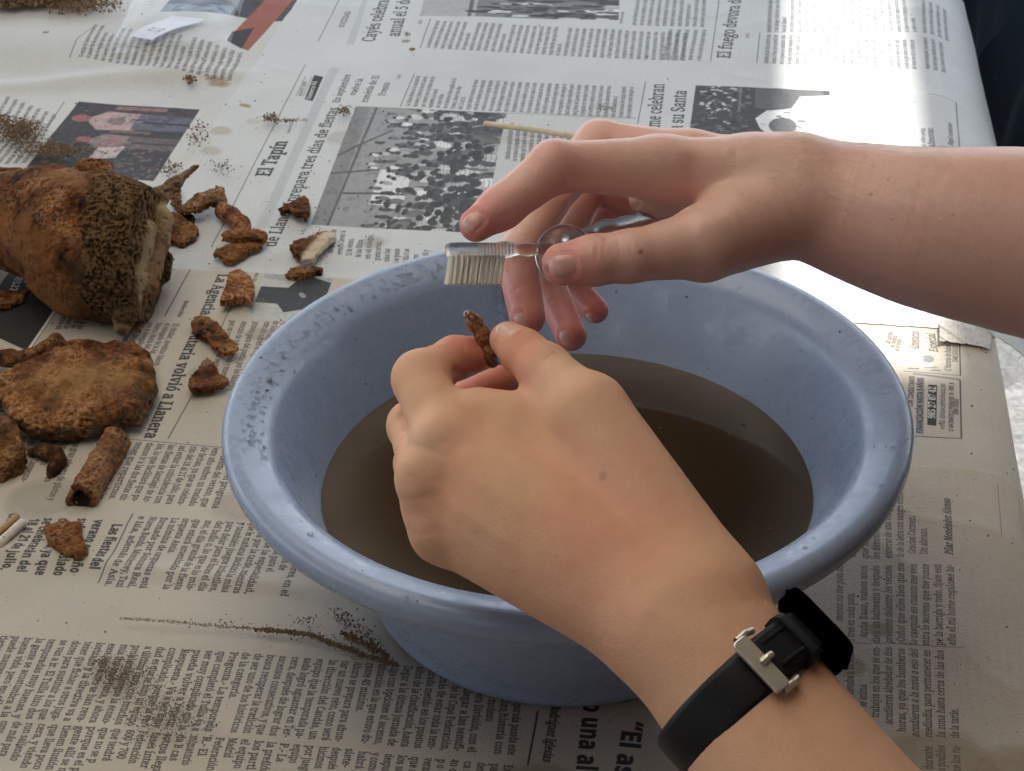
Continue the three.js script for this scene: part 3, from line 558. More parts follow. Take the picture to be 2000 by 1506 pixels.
// ---------------------------------------------------------------- basin with dirty water
{
  const t = thing('basin', 'pale blue plastic washing basin half full of murky water', 'basin', BASIN.clone());
  const prof = [[0, 0.0035], [0.07, 0.0035], [0.0785, 0.0055], [0.0835, 0.0105], [0.1035, 0.0503], [0.1195, 0.0855], [0.1215, 0.0888], [0.125, 0.0912], [0.1335, 0.0942], [0.1368, 0.0945], [0.1392, 0.0932], [0.1405, 0.0905], [0.1404, 0.087], [0.1392, 0.0838], [0.1378, 0.083], [0.1366, 0.0836], [0.1355, 0.088], [0.1325, 0.0905], [0.1262, 0.0885], [0.123, 0.0855], [0.1060, 0.0503], [0.0872, 0.011], [0.0855, 0.004], [0.083, 0.0008], [0.078, 0.0006], [0.076, 0.002], [0, 0.002]];
  const v2 = prof.map(([x, y]) => new THREE.Vector2(x, y)), curve = [];
  for (let i = 0; i + 1 < v2.length; i++) { const n = Math.max(1, Math.round(v2[i].distanceTo(v2[i + 1]) / 0.004)); for (let j = 0; j < n; j++) curve.push(v2[i].clone().lerp(v2[i + 1], j / n)); }
  curve.push(v2.at(-1));
  const body = new THREE.LatheGeometry(curve, 220);
  displace(body, (p) => 0.0002 * (fbm(p.x * 9 + 2, p.y * 14, p.z * 14, 2) - 0.5));
  const film = grayTexture(1024, (x, y) => 0.5 + 0.4 * (tiled(x, y, 12, 41) - 0.5) + 0.3 * (tiled(x, y, 50, 42) - 0.5) + 0.25 * (tiled(x, y, 220, 43) - 0.5));
  const blue = boxMapped(paint(body, (p, n) => {                     // the plastic with a faint grey film in places, darkened further on top of the rim
    const g = smooth(0.45, 0.75, fbm(p.x * 22, p.y * 40, p.z * 22, 4)) * 0.10 + 0.55 * smooth(0.076, 0.09, p.y) * smooth(0.1, 0.5, n.y) + (p.y < 0.05 ? 0.04 : 0);
    return [mix(0.28, 0.22, g), mix(0.348, 0.25, g), mix(0.485, 0.30, g)];
  }), 0.12);
  const rough = film.clone(); rough.needsUpdate = true;
  mesh('bowl', blue, phys({ vertexColors: true, roughness: 0.6, roughnessMap: rough, specularIntensity: 0.8 }), t);
  const w = new THREE.CircleGeometry(0.1033, 160, 0, Math.PI * 2).rotateX(-Math.PI / 2);
  { // rings of small ripples need a fine sheet
    const R = 90, A = 240, p = [], ix = [];
    for (let i = 0; i <= R; i++) for (let j = 0; j < A; j++) { const r = 0.1036 * i / R, a = j / A * 2 * Math.PI, x = r * Math.cos(a), z = r * Math.sin(a); p.push(x, 0.0001 * (fbm(x * 38 + 1, z * 38, 2, 2) - 0.5) + 0.00003 * Math.sin(Math.hypot(x + 0.01, z - 0.01) * 420) * Math.exp(-Math.hypot(x + 0.01, z) * 26) + (i > R - 1 ? 0.0003 : 0), z); }
    for (let i = 0; i < R; i++) for (let j = 0; j < A; j++) { const a = i * A + j, b = i * A + (j + 1) % A, c = a + A, d = b + A; ix.push(a, b, c, b, d, c); }
    const g = new THREE.BufferGeometry(); g.setAttribute('position', new THREE.Float32BufferAttribute(p, 3)); g.setIndex(ix); g.computeVertexNormals();
    g.translate(0, 0.0503, 0); paint(g, (q) => { const e = smooth(0.05, 0.1036, Math.hypot(q.x, q.z)), n = 0.85 + 0.3 * fbm(q.x * 40, 2, q.z * 40, 3); return [mix(0.042, 0.105, e * e * e) * n, mix(0.025, 0.085, e * e * e) * n, mix(0.012, 0.068, e * e * e) * n]; });   // silt in the water; thinner over the sloping wall
    mesh('water', g, phys({ vertexColors: true, roughness: 0.05, ior: 1.33 }), t);
  }
  { // flecks floating on the water
    const f = [], fl = new THREE.IcosahedronGeometry(1, 0); for (let i = 0; i < 70; i++) { const a = rr(0, 6.3), r = 0.1 * Math.sqrt(rnd()), s = 0.0002 + 0.0009 * Math.pow(rnd(), 4); f.push(fl.clone().scale(s * rr(0.5, 1.6), s * 0.3, s).rotateY(rr(0, 6)).translate(r * Math.cos(a), 0.0504, r * Math.sin(a))); }
    tag(mesh('floating_flecks', mergeGeometries(f), std({ color: lin(0.05, 0.035, 0.022), roughness: 0.6 }), t), null, null, null, 'stuff');
  }
  // drops on the rim and the inner wall; specks of soil
  const surf = (a, s) => { // s: 0 rim outside .. 1 waterline
    const pts = [[0.1385, 0.0938], [0.1335, 0.0943], [0.125, 0.0913], [0.1195, 0.0855], [0.1115, 0.068], [0.1045, 0.0525]], q = clamp(s, 0, 0.999) * 5, i = Math.floor(q), f = q - i, A = pts[i], B = pts[i + 1];
    return { p: V3(mix(A[0], B[0], f) * Math.cos(a), mix(A[1], B[1], f), mix(A[0], B[0], f) * Math.sin(a)), n: V3((A[1] - B[1]) * -Math.cos(a) * (i > 1 ? 1 : 0.2), Math.abs(A[0] - B[0]) + 0.002, (A[1] - B[1]) * -Math.sin(a) * (i > 1 ? 1 : 0.2)).normalize() };
  };
  const drops = [], ball = new THREE.SphereGeometry(1, 10, 8, 0, Math.PI * 2, 0, Math.PI / 2);
  const put = (list, geo, a, s, r, h) => { const { p, n } = surf(a, s); list.push(geo.clone().applyMatrix4(new THREE.Matrix4().compose(p, new THREE.Quaternion().setFromUnitVectors(V3(0, 1, 0), n).multiply(new THREE.Quaternion().setFromAxisAngle(V3(0, 1, 0), rr(0, 6))), V3(r, h, r * rr(0.6, 1.3))))); };
  for (let i = 0; i < 620; i++) { const a = Math.PI * rr(0.93, 1.42) + gauss() * 0.05, s = clamp(0.36 + 0.16 * gauss(), 0.14, 0.85), r = 0.0003 + 0.0011 * Math.pow(rnd(), 3); put(drops, ball, a, s, r, r * 0.55); }
  for (let i = 0; i < 420; i++) { const a = Math.PI * (1.44 + 0.035 * gauss()), s = 0.62 + 0.2 * gauss(), r = rr(0.0002, 0.0008); if (s > 0.3 && s < 0.98) put(drops, ball, a, s, r, r * 0.5); }
  for (let i = 0; i < 60; i++) { const r = 0.0004 + 0.001 * Math.pow(rnd(), 3); put(drops, ball, rr(0, 6.3), rnd() * 0.5, r, r * 0.5); }
  tag(mesh('droplets', mergeGeometries(drops), phys({ color: lin(1, 1, 1), roughness: 0.02, ior: 1.33, transmission: 1, thickness: 0.002 }), t), null, null, null, 'stuff');
  const specks = [], bit = new THREE.IcosahedronGeometry(1, 0);
  for (let i = 0; i < 520; i++) { const a = i < 300 ? Math.PI * rr(0.95, 2.1) : rr(0, 6.3), r = 0.00012 + 0.0005 * Math.pow(rnd(), 6); put(specks, bit, a, rr(0.02, 1), r, r * 0.5); }
  tag(mesh('soil_specks', mergeGeometries(specks), std({ color: lin(0.03, 0.024, 0.02), roughness: 0.8 }), t), null, null, null, 'stuff');
}

// ---------------------------------------------------------------- the person: two bare arms and hands
const union = (fs, k) => (x, y, z) => { let d = fs[0](x, y, z); for (let i = 1; i < fs.length; i++) d = smin(d, fs[i](x, y, z), k); return d; };
function handField(palm, fingers, palmK, rootK, slitK) {
  const body = union(palm.map((c) => c.length === 2 ? cone(c[0], c[1]) : limb(spun(c, 30))), palmK), fs = fingers.map((f) => chain(f, 0.0035));
  return (x, y, z) => { const b = body(x, y, z); let d = b; for (const f of fs) { const e = f(x, y, z); d = Math.min(d, smin(d, e, slitK), smin(b, e, rootK)); } return d; };
}
const spun = (pts, n = 18) => { const c = new THREE.CatmullRomCurve3(pts.map((p) => V3(p.x, p.y, p.z))), R = new THREE.CatmullRomCurve3(pts.map((p) => V3(p.r, 0, 0))), out = []; for (let i = 0; i <= n; i++) { const t = i / n, a = c.getPoint(t); out.push({ x: a.x, y: a.y, z: a.z, r: R.getPoint(t).x }); } return out; };
const limb = (q) => (x, y, z) => {                       // distance to a bent, tapering limb: its nearest axis point and the radius there
  let best = 1e9, r = 0;
  for (let i = 0; i + 1 < q.length; i++) { const a = q[i], b = q[i + 1], dx = b.x - a.x, dy = b.y - a.y, dz = b.z - a.z, px = x - a.x, py = y - a.y, pz = z - a.z; let t = (px * dx + py * dy + pz * dz) / (dx * dx + dy * dy + dz * dz); t = t < 0 ? 0 : t > 1 ? 1 : t; const ex = px - t * dx, ey = py - t * dy, ez = pz - t * dz, d = ex * ex + ey * ey + ez * ez; if (d < best) { best = d; r = a.r + t * (b.r - a.r); } }
  return Math.sqrt(best) - r;
};
const flat = (pts) => pts.flat(2);
// right hand (enters from the right, holds the brush)
const R_ = {};
R_.index = [J(1290, 328, .622, 60), J(1085, 325, .61, 49), J(978, 406, .604, 41), J(930, 440, .601, 33)];
R_.middle = [J(1345, 308, .65, 52), J(1168, 280, .660, 43), J(1060, 398, .646, 44), J(1010, 505, .632, 42), J(1030, 620, .618, 35)];
R_.ring = [J(1360, 335, .685, 46), J(1150, 350, .685, 42), J(1068, 550, .652, 34), J(1115, 655, .635, 31)];
R_.little = [J(1385, 365, .705, 40), J(1196, 392, .705, 35), J(1105, 548, .672, 30), J(1163, 606, .662, 26)];
R_.thumb = [J(1512, 424, .622, 70), J(1372, 477, .607, 67), J(1228, 501, .598, 49), J(1160, 508, .596, 47), J(1100, 516, .595, 42)];
const rightPalm = [
  [J(2700, 590, .60, 240), J(2000, 472, .615, 184), J(1800, 443, .62, 157), J(1650, 407, .626, 131), J(1560, 380, .628, 113), J(1470, 362, .630, 98)], [J(2000, 468, .64, 168), J(1800, 440, .65, 140), J(1650, 400, .655, 114), J(1560, 374, .655, 99)],
  [J(1550, 350, .625, 86), J(1290, 330, .624, 60)], [J(1550, 345, .648, 78), J(1345, 308, .652, 48)], [J(1550, 350, .67, 66), J(1360, 325, .687, 42)], [J(1550, 365, .685, 58), J(1385, 352, .707, 38)],
  [J(1512, 424, .622, 70), J(1380, 472, .611, 66)], [J(1440, 396, .63, 60), J(1300, 372, .632, 44)], [J(1575, 400, .624, 94), J(1440, 440, .613, 76)], [J(1480, 370, .66, 70), J(1340, 360, .672, 48)], [J(1400, 385, .665, 58), J(1225, 382, .682, 44)], [J(1380, 398, .642, 52), J(1268, 386, .646, 40)],
];
const rightF = handField(rightPalm, [R_.index, R_.middle, R_.ring, R_.little, R_.thumb], 0.006, 0.006, 0.0010);
// left hand (enters from the lower right, pinches the small bone)
const L_ = {};
L_.index = [J(868, 868, .551, 60), J(822, 740, .573, 54), J(888, 698, .588, 39), J(924, 692, .590, 35)];
L_.middle = [J(840, 930, .548, 58), J(806, 832, .585, 47), J(888, 792, .612, 38), J(978, 744, .606, 31)];
L_.ring = [J(850, 990, .548, 55), J(815, 905, .60, 43), J(905, 850, .63, 35), J(985, 800, .622, 29)];
L_.little = [J(865, 1040, .55, 55), J(842, 970, .60, 37), J(930, 900, .63, 31), J(995, 860, .628, 26)];
L_.thumb = [J(1385, 1165, .515, 95), J(1150, 806, .548, 69), J(1063, 722, .565, 50), J(1022, 688, .573, 43), J(992, 664, .577, 36)];
const leftPalm = [
  [J(2150, 2360, .43, 330), J(1790, 1850, .465, 245), J(1558, 1525, .49, 190), J(1406, 1304, .507, 160), J(1335, 1222, .515, 156)],
  [J(1370, 1170, .512, 100), J(868, 868, .552, 60)], [J(1345, 1195, .512, 100), J(840, 930, .549, 58)], [J(1320, 1220, .513, 100), J(850, 990, .549, 55)], [J(1300, 1240, .514, 96), J(865, 1040, .552, 56)],
  [J(1385, 1165, .515, 95), J(1150, 806, .548, 68)], [J(1150, 850, .556, 62), J(935, 822, .562, 66)], [J(1320, 1190, .54, 100), J(960, 930, .585, 74)], [J(1240, 1000, .535, 80), J(1010, 880, .557, 70)],
];
const leftF = handField(leftPalm, [L_.index, L_.middle, L_.ring, L_.little, L_.thumb], 0.007, 0.006, 0.0010);
const march = (f, px, py, from = 0.3, to = 0.9) => { const d = sight(px, py), p = V3(); let t = from; for (let i = 0; i < 200 && t < to; i++) { p.copy(EYE).addScaledVector(d, t); const s = f(p.x, p.y, p.z); if (s < 5e-5) return p.clone(); t += Math.max(s * 0.7, 4e-5); } return null; };

const NAILS = [];
function nailAt(f, px, py, tipx, tipy, length, width, lift = 0.00022, colour = [0.62, 0.35, 0.29]) {
  const c = march(f, px, py); if (!c) return;
  const n = gradient(f, c), tip = march(f, tipx, tipy) ?? at(tipx, tipy, depthOf(c)), ax = tip.clone().sub(c); ax.addScaledVector(n, -ax.dot(n)).normalize();
  NAILS.push({ f, c, n, ax, side: new THREE.Vector3().crossVectors(n, ax), length, width, lift, colour });
}
nailAt(rightF, 1097, 521, 1068, 525, 0.0112, 0.0096); nailAt(rightF, 919, 434, 904, 456, 0.0100, 0.0076); nailAt(rightF, 1016, 632, 1027, 648, 0.0085, 0.0056); nailAt(rightF, 1103, 664, 1113, 679, 0.0078, 0.0052); nailAt(rightF, 1152, 624, 1160, 631, 0.006, 0.0036);
nailAt(leftF, 988, 641, 974, 634, 0.009, 0.0066, 0.0002, [0.64, 0.38, 0.28]);
const nailFold = (p) => { let d = 0; for (const k of NAILS) { const e = p.clone().sub(k.c); if (e.lengthSq() > 2e-4) continue; const x = e.dot(k.ax) / (k.length / 2), y = e.dot(k.side) / (k.width / 2), q = Math.pow(Math.pow(Math.abs(x), 3) + Math.pow(Math.abs(y), 3), 1 / 3); if (Math.abs(e.dot(k.n)) > 0.005) continue; d += -0.0002 * smooth(1.02, 0.9, q) - 0.00009 * Math.exp(-Math.pow((q - 1.0) / 0.09, 2)) + 0.0003 * Math.exp(-Math.pow((q - 1.22) / 0.16, 2)) * smooth(0.75, 0.2, x); } return d; };

// grooves where the skin folds, soft bumps over knuckles and tendons
function skinRelief(f, creases, bumps) {
  const cs = creases.map(([pts, depth, width]) => { const q = pts.map(([x, y]) => march(f, x, y)).filter(Boolean); return { q, depth, width }; }).filter((c) => c.q.length > 1);
  const bs = bumps.map(([x, y, amp, rad]) => ({ p: march(f, x, y), amp, rad })).filter((b) => b.p);
  return (p, n) => {
    let d = 0;
    for (const { q, depth, width } of cs) {
      let best = 1e9, along = 0;
      for (let i = 0; i + 1 < q.length; i++) { const a = q[i], b = q[i + 1], ab = b.clone().sub(a), t = clamp(p.clone().sub(a).dot(ab) / ab.lengthSq()), e = a.clone().addScaledVector(ab, t).distanceTo(p); if (e < best) { best = e; along = (i + t) / (q.length - 1); } }
      if (best < width * 3) d -= depth * Math.exp(-(best * best) / (width * width)) * smooth(0, 0.18, along) * smooth(1, 0.82, along);
    }
    for (const b of bs) { const e = b.p.distanceTo(p); if (e < b.rad * 3) d += b.amp * Math.exp(-e * e / (b.rad * b.rad)); }
    d += 0.0003 * (fbm(p.x * 90, p.y * 90, p.z * 90, 3) - 0.5) + 0.0001 * (ridge(p.x * 420, p.y * 420, p.z * 420) - 0.5) * (0.4 + 0.6 * noise(p.x * 60, p.y * 60, p.z * 60));
    return d + nailFold(p);
  };
}
const rightRelief = skinRelief(rightF, [
  ...[0, 1, 2, 3, 4, 5].map((i) => [[[1262 + i * 13, 298 - i], [1284 + i * 13, 312 + i * 2], [1300 + i * 14, 330 + i * 3], [1308 + i * 15, 346 + i * 3]], 0.00022, 0.0005]), [[[1440, 300], [1380, 296], [1310, 300]], -0.0005, 0.003], [[[1450, 420], [1400, 436], [1350, 446]], -0.0006, 0.004],
  [[[1238, 441], [1275, 432], [1322, 418], [1352, 403]], 0.0026, 0.0011], [[[1250, 392], [1247, 400], [1238, 410]], 0.0008, 0.0007], [[[1085, 372], [1105, 362], [1118, 345]], 0.0004, 0.0012],
  [[[1185, 462], [1178, 485], [1182, 515]], 0.0003, 0.0006], [[[1204, 462], [1212, 485], [1222, 512]], 0.00032, 0.0006], [[[1216, 458], [1229, 480], [1236, 506]], 0.00025, 0.0006], [[[1168, 470], [1166, 490], [1168, 512]], 0.0004, 0.0005],
  [[[975, 422], [990, 420], [1005, 418]], 0.0004, 0.0007], [[[1060, 592], [1075, 588], [1092, 578]], 0.0003, 0.0008], [[[984, 560], [1005, 566], [1040, 556]], 0.0004, 0.0008], 
], [[1062, 296, 0.0010, 0.007], [1190, 246, 0.0009, 0.006], [1290, 300, 0.0007, 0.010], [1240, 480, 0.0004, 0.008], [1160, 330, -0.0008, 0.010], [1420, 470, 0.0006, 0.014]]);
const leftRelief = skinRelief(leftF, [
  [[[850, 870], [930, 930], [1040, 1020]], -0.00045, 0.0034], [[[815, 925], [900, 1000], [1030, 1090]], -0.0004, 0.0032], [[[825, 985], [920, 1060], [1040, 1130]], -0.0003, 0.0030], [[[1180, 820], [1240, 920], [1320, 1050]], -0.0003, 0.0040], [[[940, 850], [1040, 900], [1120, 1000], [1200, 1090]], -0.00012, 0.0018], [[[1010, 960], [1100, 1010], [1160, 1110]], -0.0001, 0.0016],

  [[[780, 800], [790, 822], [792, 842]], 0.0011, 0.0022], [[[900, 664], [908, 690], [905, 718]], 0.00025, 0.0006], [[[880, 720], [905, 728], [945, 738]], 0.0009, 0.0012],
  [[[1040, 668], [1062, 684], [1075, 700]], 0.0003, 0.0006], [[[1052, 660], [1078, 678], [1092, 696]], 0.0003, 0.0006], [[[1066, 700], [1090, 690], [1104, 682]], 0.0003, 0.0006],
], [[833, 850, 0.0016, 0.0075], [797, 914, 0.0016, 0.007], [800, 966, 0.0013, 0.006], [825, 1040, 0.0013, 0.007], [812, 880, -0.0009, 0.005], [800, 940, -0.0009, 0.0045], [806, 1003, -0.0014, 0.005], [900, 905, 0.0007, 0.008], [815, 790, -0.0016, 0.008], [870, 960, -0.0009, 0.007], [850, 1010, -0.0007, 0.006], [960, 945, 0.0006, 0.010], [1000, 800, 0.0008, 0.010], [1085, 725, 0.0009, 0.007], [1165, 790, 0.0011, 0.011], [1250, 1100, -0.0008, 0.02], [1300, 1230, 0.0008, 0.018]]);
const SKIN = { right: [0.68, 0.40, 0.315], left: [0.65, 0.37, 0.225] };
function skinColour(base, reds, pales, moles) {
  const R = reds.map(([p, r, a]) => ({ p, r, a })), P = pales, M = moles;
  return (p) => {
    let red = 0, pale = 0, dark = 0;
    for (const q of R) { const e = q.p.distanceToSquared(p) / (q.r * q.r); if (e < 6) red = Math.max(red, q.a * Math.exp(-e)); }
    for (const q of P) { const e = q.p.distanceToSquared(p) / (q.r * q.r); if (e < 6) pale = Math.max(pale, q.a * Math.exp(-e)); }
    for (const q of M) { const e = q.p.distanceToSquared(p) / (q.r * q.r); if (e < 6) dark = Math.max(dark, q.a * Math.exp(-e * e)); }
    const m = fbm(p.x * 45, p.y * 45, p.z * 45, 3) - 0.5, s = noise(p.x * 260, p.y * 260, p.z * 260) - 0.5, b = fbm(p.x * 30 + 9, p.y * 30, p.z * 30, 2) - 0.5;
    red = clamp(red + m * 0.55); const v = 1 + b * 0.12 + s * 0.07;
    const c = [mix(base[0], base[0] * 0.97, red), mix(base[1], base[1] * 0.55, red), mix(base[2], base[2] * 0.62, red)];
    for (let i = 0; i < 3; i++) c[i] = mix(mix(c[i] * v, [0.62, 0.43, 0.31][i], pale * 0.7), [0.13, 0.06, 0.04][i], dark);
    return c;
  };
}
const jp = (j) => V3(j.x, j.y, j.z), spot = (f, x, y, r, a) => { const p = march(f, x, y); return p ? { p, r, a } : { p: V3(9, 9, 9), r, a }; };
const rightSkin = skinColour(SKIN.right,
  [[jp(R_.index[3]), 0.016, 0.85], [jp(R_.index[1]), 0.013, 0.6], [jp(R_.middle[4]), 0.020, 0.95], [jp(R_.middle[1]), 0.010, 0.4], [jp(R_.ring[3]), 0.02, 0.95], [jp(R_.little[3]), 0.018, 1], [jp(R_.little[1]), 0.02, 0.9], [jp(R_.thumb[4]), 0.013, 0.85], [jp(R_.ring[1]), 0.02, 0.9], [march(rightF, 1230, 405), 0.016, 0.6], [march(rightF, 1150, 330) , 0.016, 0.35]].filter((q) => q[0]),
  [spot(rightF, 1270, 330, 0.011, 0.35), spot(rightF, 1450, 330, 0.022, 0.3)], [spot(rightF, 1251, 492, 0.0009, 0.8), spot(rightF, 1066, 524, 0.0016, 0.5), spot(rightF, 990, 528, 0.0005, 0.6), spot(rightF, 1700, 380, 0.0006, 0.6), spot(rightF, 1480, 395, 0.0005, 0.5), spot(rightF, 1735, 350, 0.0005, 0.6), spot(rightF, 1860, 420, 0.0006, 0.5)]);
const leftSkin = skinColour(SKIN.left,
  [[jp(L_.index[3]), 0.022, 1], [jp(L_.index[2]), 0.015, 0.9], [jp(L_.middle[3]), 0.03, 1], [march(leftF, 1010, 700), 0.014, 0.6], [march(leftF, 880, 860), 0.010, 0.2], [march(leftF, 870, 1000), 0.014, 0.22], [march(leftF, 1230, 900), 0.010, 0.4], [march(leftF, 1180, 1050), 0.03, 0.3]].filter((q) => q[0]),
  [spot(leftF, 833, 850, 0.007, 0.7), spot(leftF, 800, 912, 0.006, 0.4), spot(leftF, 1085, 720, 0.010, 0.4), spot(leftF, 1250, 880, 0.018, 0.35), spot(leftF, 850, 715, 0.01, 0.35)], [spot(leftF, 1178, 930, 0.0015, 0.35), spot(leftF, 1065, 718, 0.0005, 0.8), spot(leftF, 1092, 726, 0.0006, 0.8)]);

const person = thing('person', 'person with bare forearms, holding a toothbrush and a small bone over the basin', 'person', V3(0.1, 0.1, -0.45));
const poreTex = grayTexture(1024, (x, y) => { const a = tiled(x, y, 110, 51), b = tiled(x, y, 260, 52), l = 1 - Math.abs(2 * tiled(x, y * 2, 48, 53) - 1), l2 = 1 - Math.abs(2 * tiled(x * 2, y, 48, 54) - 1); return 0.62 + 0.25 * (a - 0.5) + 0.3 * (b - 0.5) - 0.28 * Math.pow(l, 7) - 0.28 * Math.pow(l2, 7); });
const glossTex = grayTexture(512, (x, y) => 0.62 + 0.5 * (tiled(x, y, 14, 61) - 0.5) + 0.3 * (tiled(x, y, 60, 62) - 0.5));
const skinMat = phys({ vertexColors: true, roughness: 0.68, bumpMap: poreTex, bumpScale: 0.00014, sheen: 0.25, sheenRoughness: 0.5, sheenColor: lin(0.5, 0.25, 0.18), specularIntensity: 0.8 });
const wetMat = phys({ vertexColors: true, roughness: 0.5, bumpMap: poreTex, bumpScale: 0.00014, specularIntensity: 0.9, clearcoat: 0.25, clearcoatRoughness: 0.28 });
function arm(f, pts, relief, colour, mat) {
  const g = polygonise(f, boxOf(pts, 0.004), 0.00095);
  displace(g, relief); paint(g, colour);
  return mesh('arm', under(boxMapped(g, 0.045), person.position), mat, person);
}
const rightPts = flat(rightPalm).concat(flat(Object.values(R_))), leftPts = flat(leftPalm).concat(flat(Object.values(L_)));
const rightArm = arm(rightF, rightPts, rightRelief, rightSkin, wetMat), leftArm = arm(leftF, leftPts, leftRelief, leftSkin, skinMat);
rightArm.userData.label = 'right forearm and hand, wet fingertips, from the right edge'; leftArm.userData.label = 'left forearm and hand, dry, from the lower right';

// fingernails: curved plates let into the skin
const nailMat = phys({ vertexColors: true, roughness: 0.34, clearcoat: 0.35, clearcoatRoughness: 0.25, side: THREE.DoubleSide });
function nail({ f, c, ax, side, length, width, lift, colour }) {
  const p = [], ix = [], col = [], N = 14, A = 40;
  for (let i = 0; i <= N; i++) for (let j = 0; j < A; j++) {
    const q = i / N, a = j / A * 2 * Math.PI, ca = Math.cos(a), sa = Math.sin(a), sq = Math.pow(Math.pow(Math.abs(ca), 3) + Math.pow(Math.abs(sa), 3), -1 / 3);
    const x = c.clone().addScaledVector(ax, q * sq * ca * length / 2).addScaledVector(side, q * sq * sa * width / 2);
    for (let s = 0; s < 4; s++) x.addScaledVector(gradient(f, x), -f(x.x, x.y, x.z));
    x.addScaledVector(gradient(f, x), lift * (1 - Math.pow(q, 4) * 2.4 + (ca > 0 ? 0.9 * Math.pow(q, 4) * ca : 0))); x.sub(person.position); p.push(x.x, x.y, x.z);
    const rim = smooth(0.6, 0.9, q * sq * ca), lun = smooth(-0.5, -0.95, q * sq * ca); col.push(mix(colour[0], 0.68, rim * 0.4), mix(colour[1], 0.5, rim * 0.4), mix(colour[2], 0.4, rim * 0.4));
  }
  for (let i = 0; i < N; i++) for (let j = 0; j < A; j++) { const a = i * A + j, b = i * A + (j + 1) % A; ix.push(a, a + A, b, b, a + A, b + A); }
  const g = new THREE.BufferGeometry(); g.setAttribute('position', new THREE.Float32BufferAttribute(p, 3)); g.setAttribute('color', new THREE.Float32BufferAttribute(col, 3)); g.setIndex(ix); g.computeVertexNormals();
  mesh('fingernail', g, nailMat, person);
}
NAILS.forEach(nail);

// fine pale hairs along both forearms
{
  const hairs = [];
  const grow = (f, axis, count, lean, t0, t1, len) => {
    for (let i = 0; i < count; i++) {
      const t = rr(t0, t1) * (axis.length - 1), k = Math.min(axis.length - 2, Math.floor(t)), a = jp(axis[k]), b = jp(axis[k + 1]), c = a.clone().lerp(b, t - k), dir = b.clone().sub(a).normalize(), r = mix(axis[k].r, axis[k + 1].r, t - k);
      let o = V3(gauss(), gauss(), gauss()); o.addScaledVector(dir, -o.dot(dir)).normalize(); if (o.y < -0.55 || rnd() > 0.35 + 0.65 * smooth(-0.3, 0.6, o.y)) continue;
      const p = c.clone().addScaledVector(o, r); for (let s = 0; s < 6; s++) p.addScaledVector(gradient(f, p), -f(p.x, p.y, p.z) * 0.95);
      const n = gradient(f, p), l = len * rr(0.5, 1.1), flow = dir.clone().multiplyScalar(lean).addScaledVector(n, 0.28).add(V3(gauss() * 0.2, gauss() * 0.15 - 0.1, gauss() * 0.2)).normalize();
      const w = 0.000026, s1 = new THREE.Vector3().crossVectors(flow, n).normalize(), base = p.clone(), v = [];
      for (let q = 0; q < 4; q++) { const e = q / 3, m = base.clone().addScaledVector(flow, l * e).addScaledVector(n, l * (0.16 * e - 0.16 * e * e)); for (const [x, y] of [[1, 0], [-0.5, 0.87], [-0.5, -0.87]]) v.push(m.clone().addScaledVector(s1, w * x * (1 - e * 0.8)).addScaledVector(n, w * y * (1 - e * 0.8))); }
      const pos = []; for (let q = 0; q < 3; q++) for (let x = 0; x < 3; x++) { const A = v[q * 3 + x], B = v[q * 3 + (x + 1) % 3], C = v[q * 3 + 3 + x], D = v[q * 3 + 3 + (x + 1) % 3]; for (const z of [A, C, B, B, C, D]) pos.push(z.x, z.y, z.z); }
      hairs.push(pos);
    }
  };
  grow(rightF, [...rightPalm[0]].reverse(), 2600, 0.9, 0.05, 0.72, 0.0070);
  grow(leftF, [...leftPalm[0]].reverse(), 500, 0.9, 0.1, 0.62, 0.0055);
  const g = new THREE.BufferGeometry(); g.setAttribute('position', new THREE.Float32BufferAttribute(hairs.flat(), 3)); g.computeVertexNormals();
  tag(mesh('arm_hair', under(g, person.position), std({ color: lin(0.62, 0.46, 0.32), roughness: 0.5 }), person), null, null, null, 'stuff');
}

// ---------------------------------------------------------------- bones laid out on the paper
const boneBump = grayTexture(1024, (x, y) => 0.5 + 0.5 * (tiled(x, y, 30, 71) - 0.5) + 0.45 * (tiled(x, y, 90, 72) - 0.5) + 0.4 * (tiled(x, y, 240, 73) - 0.5));
const boneMat = phys({ vertexColors: true, roughness: 0.9, specularIntensity: 0.35, bumpMap: boneBump, bumpScale: 0.0005 });
const glossyBone = phys({ vertexColors: true, roughness: 0.5, bumpMap: boneBump, bumpScale: 0.0002, clearcoat: 0.08, clearcoatRoughness: 0.35 });
const RUST = [0.15, 0.056, 0.017], DARK = [0.028, 0.012, 0.006], OCHRE = [0.30, 0.13, 0.04], TAN = [0.30, 0.20, 0.105], PALE = [0.62, 0.5, 0.36], SOOT = [0.035, 0.026, 0.02];
const blend = (a, b, t) => [mix(a[0], b[0], t), mix(a[1], b[1], t), mix(a[2], b[2], t)];
const bones = 'old bones laid out on the newspaper';
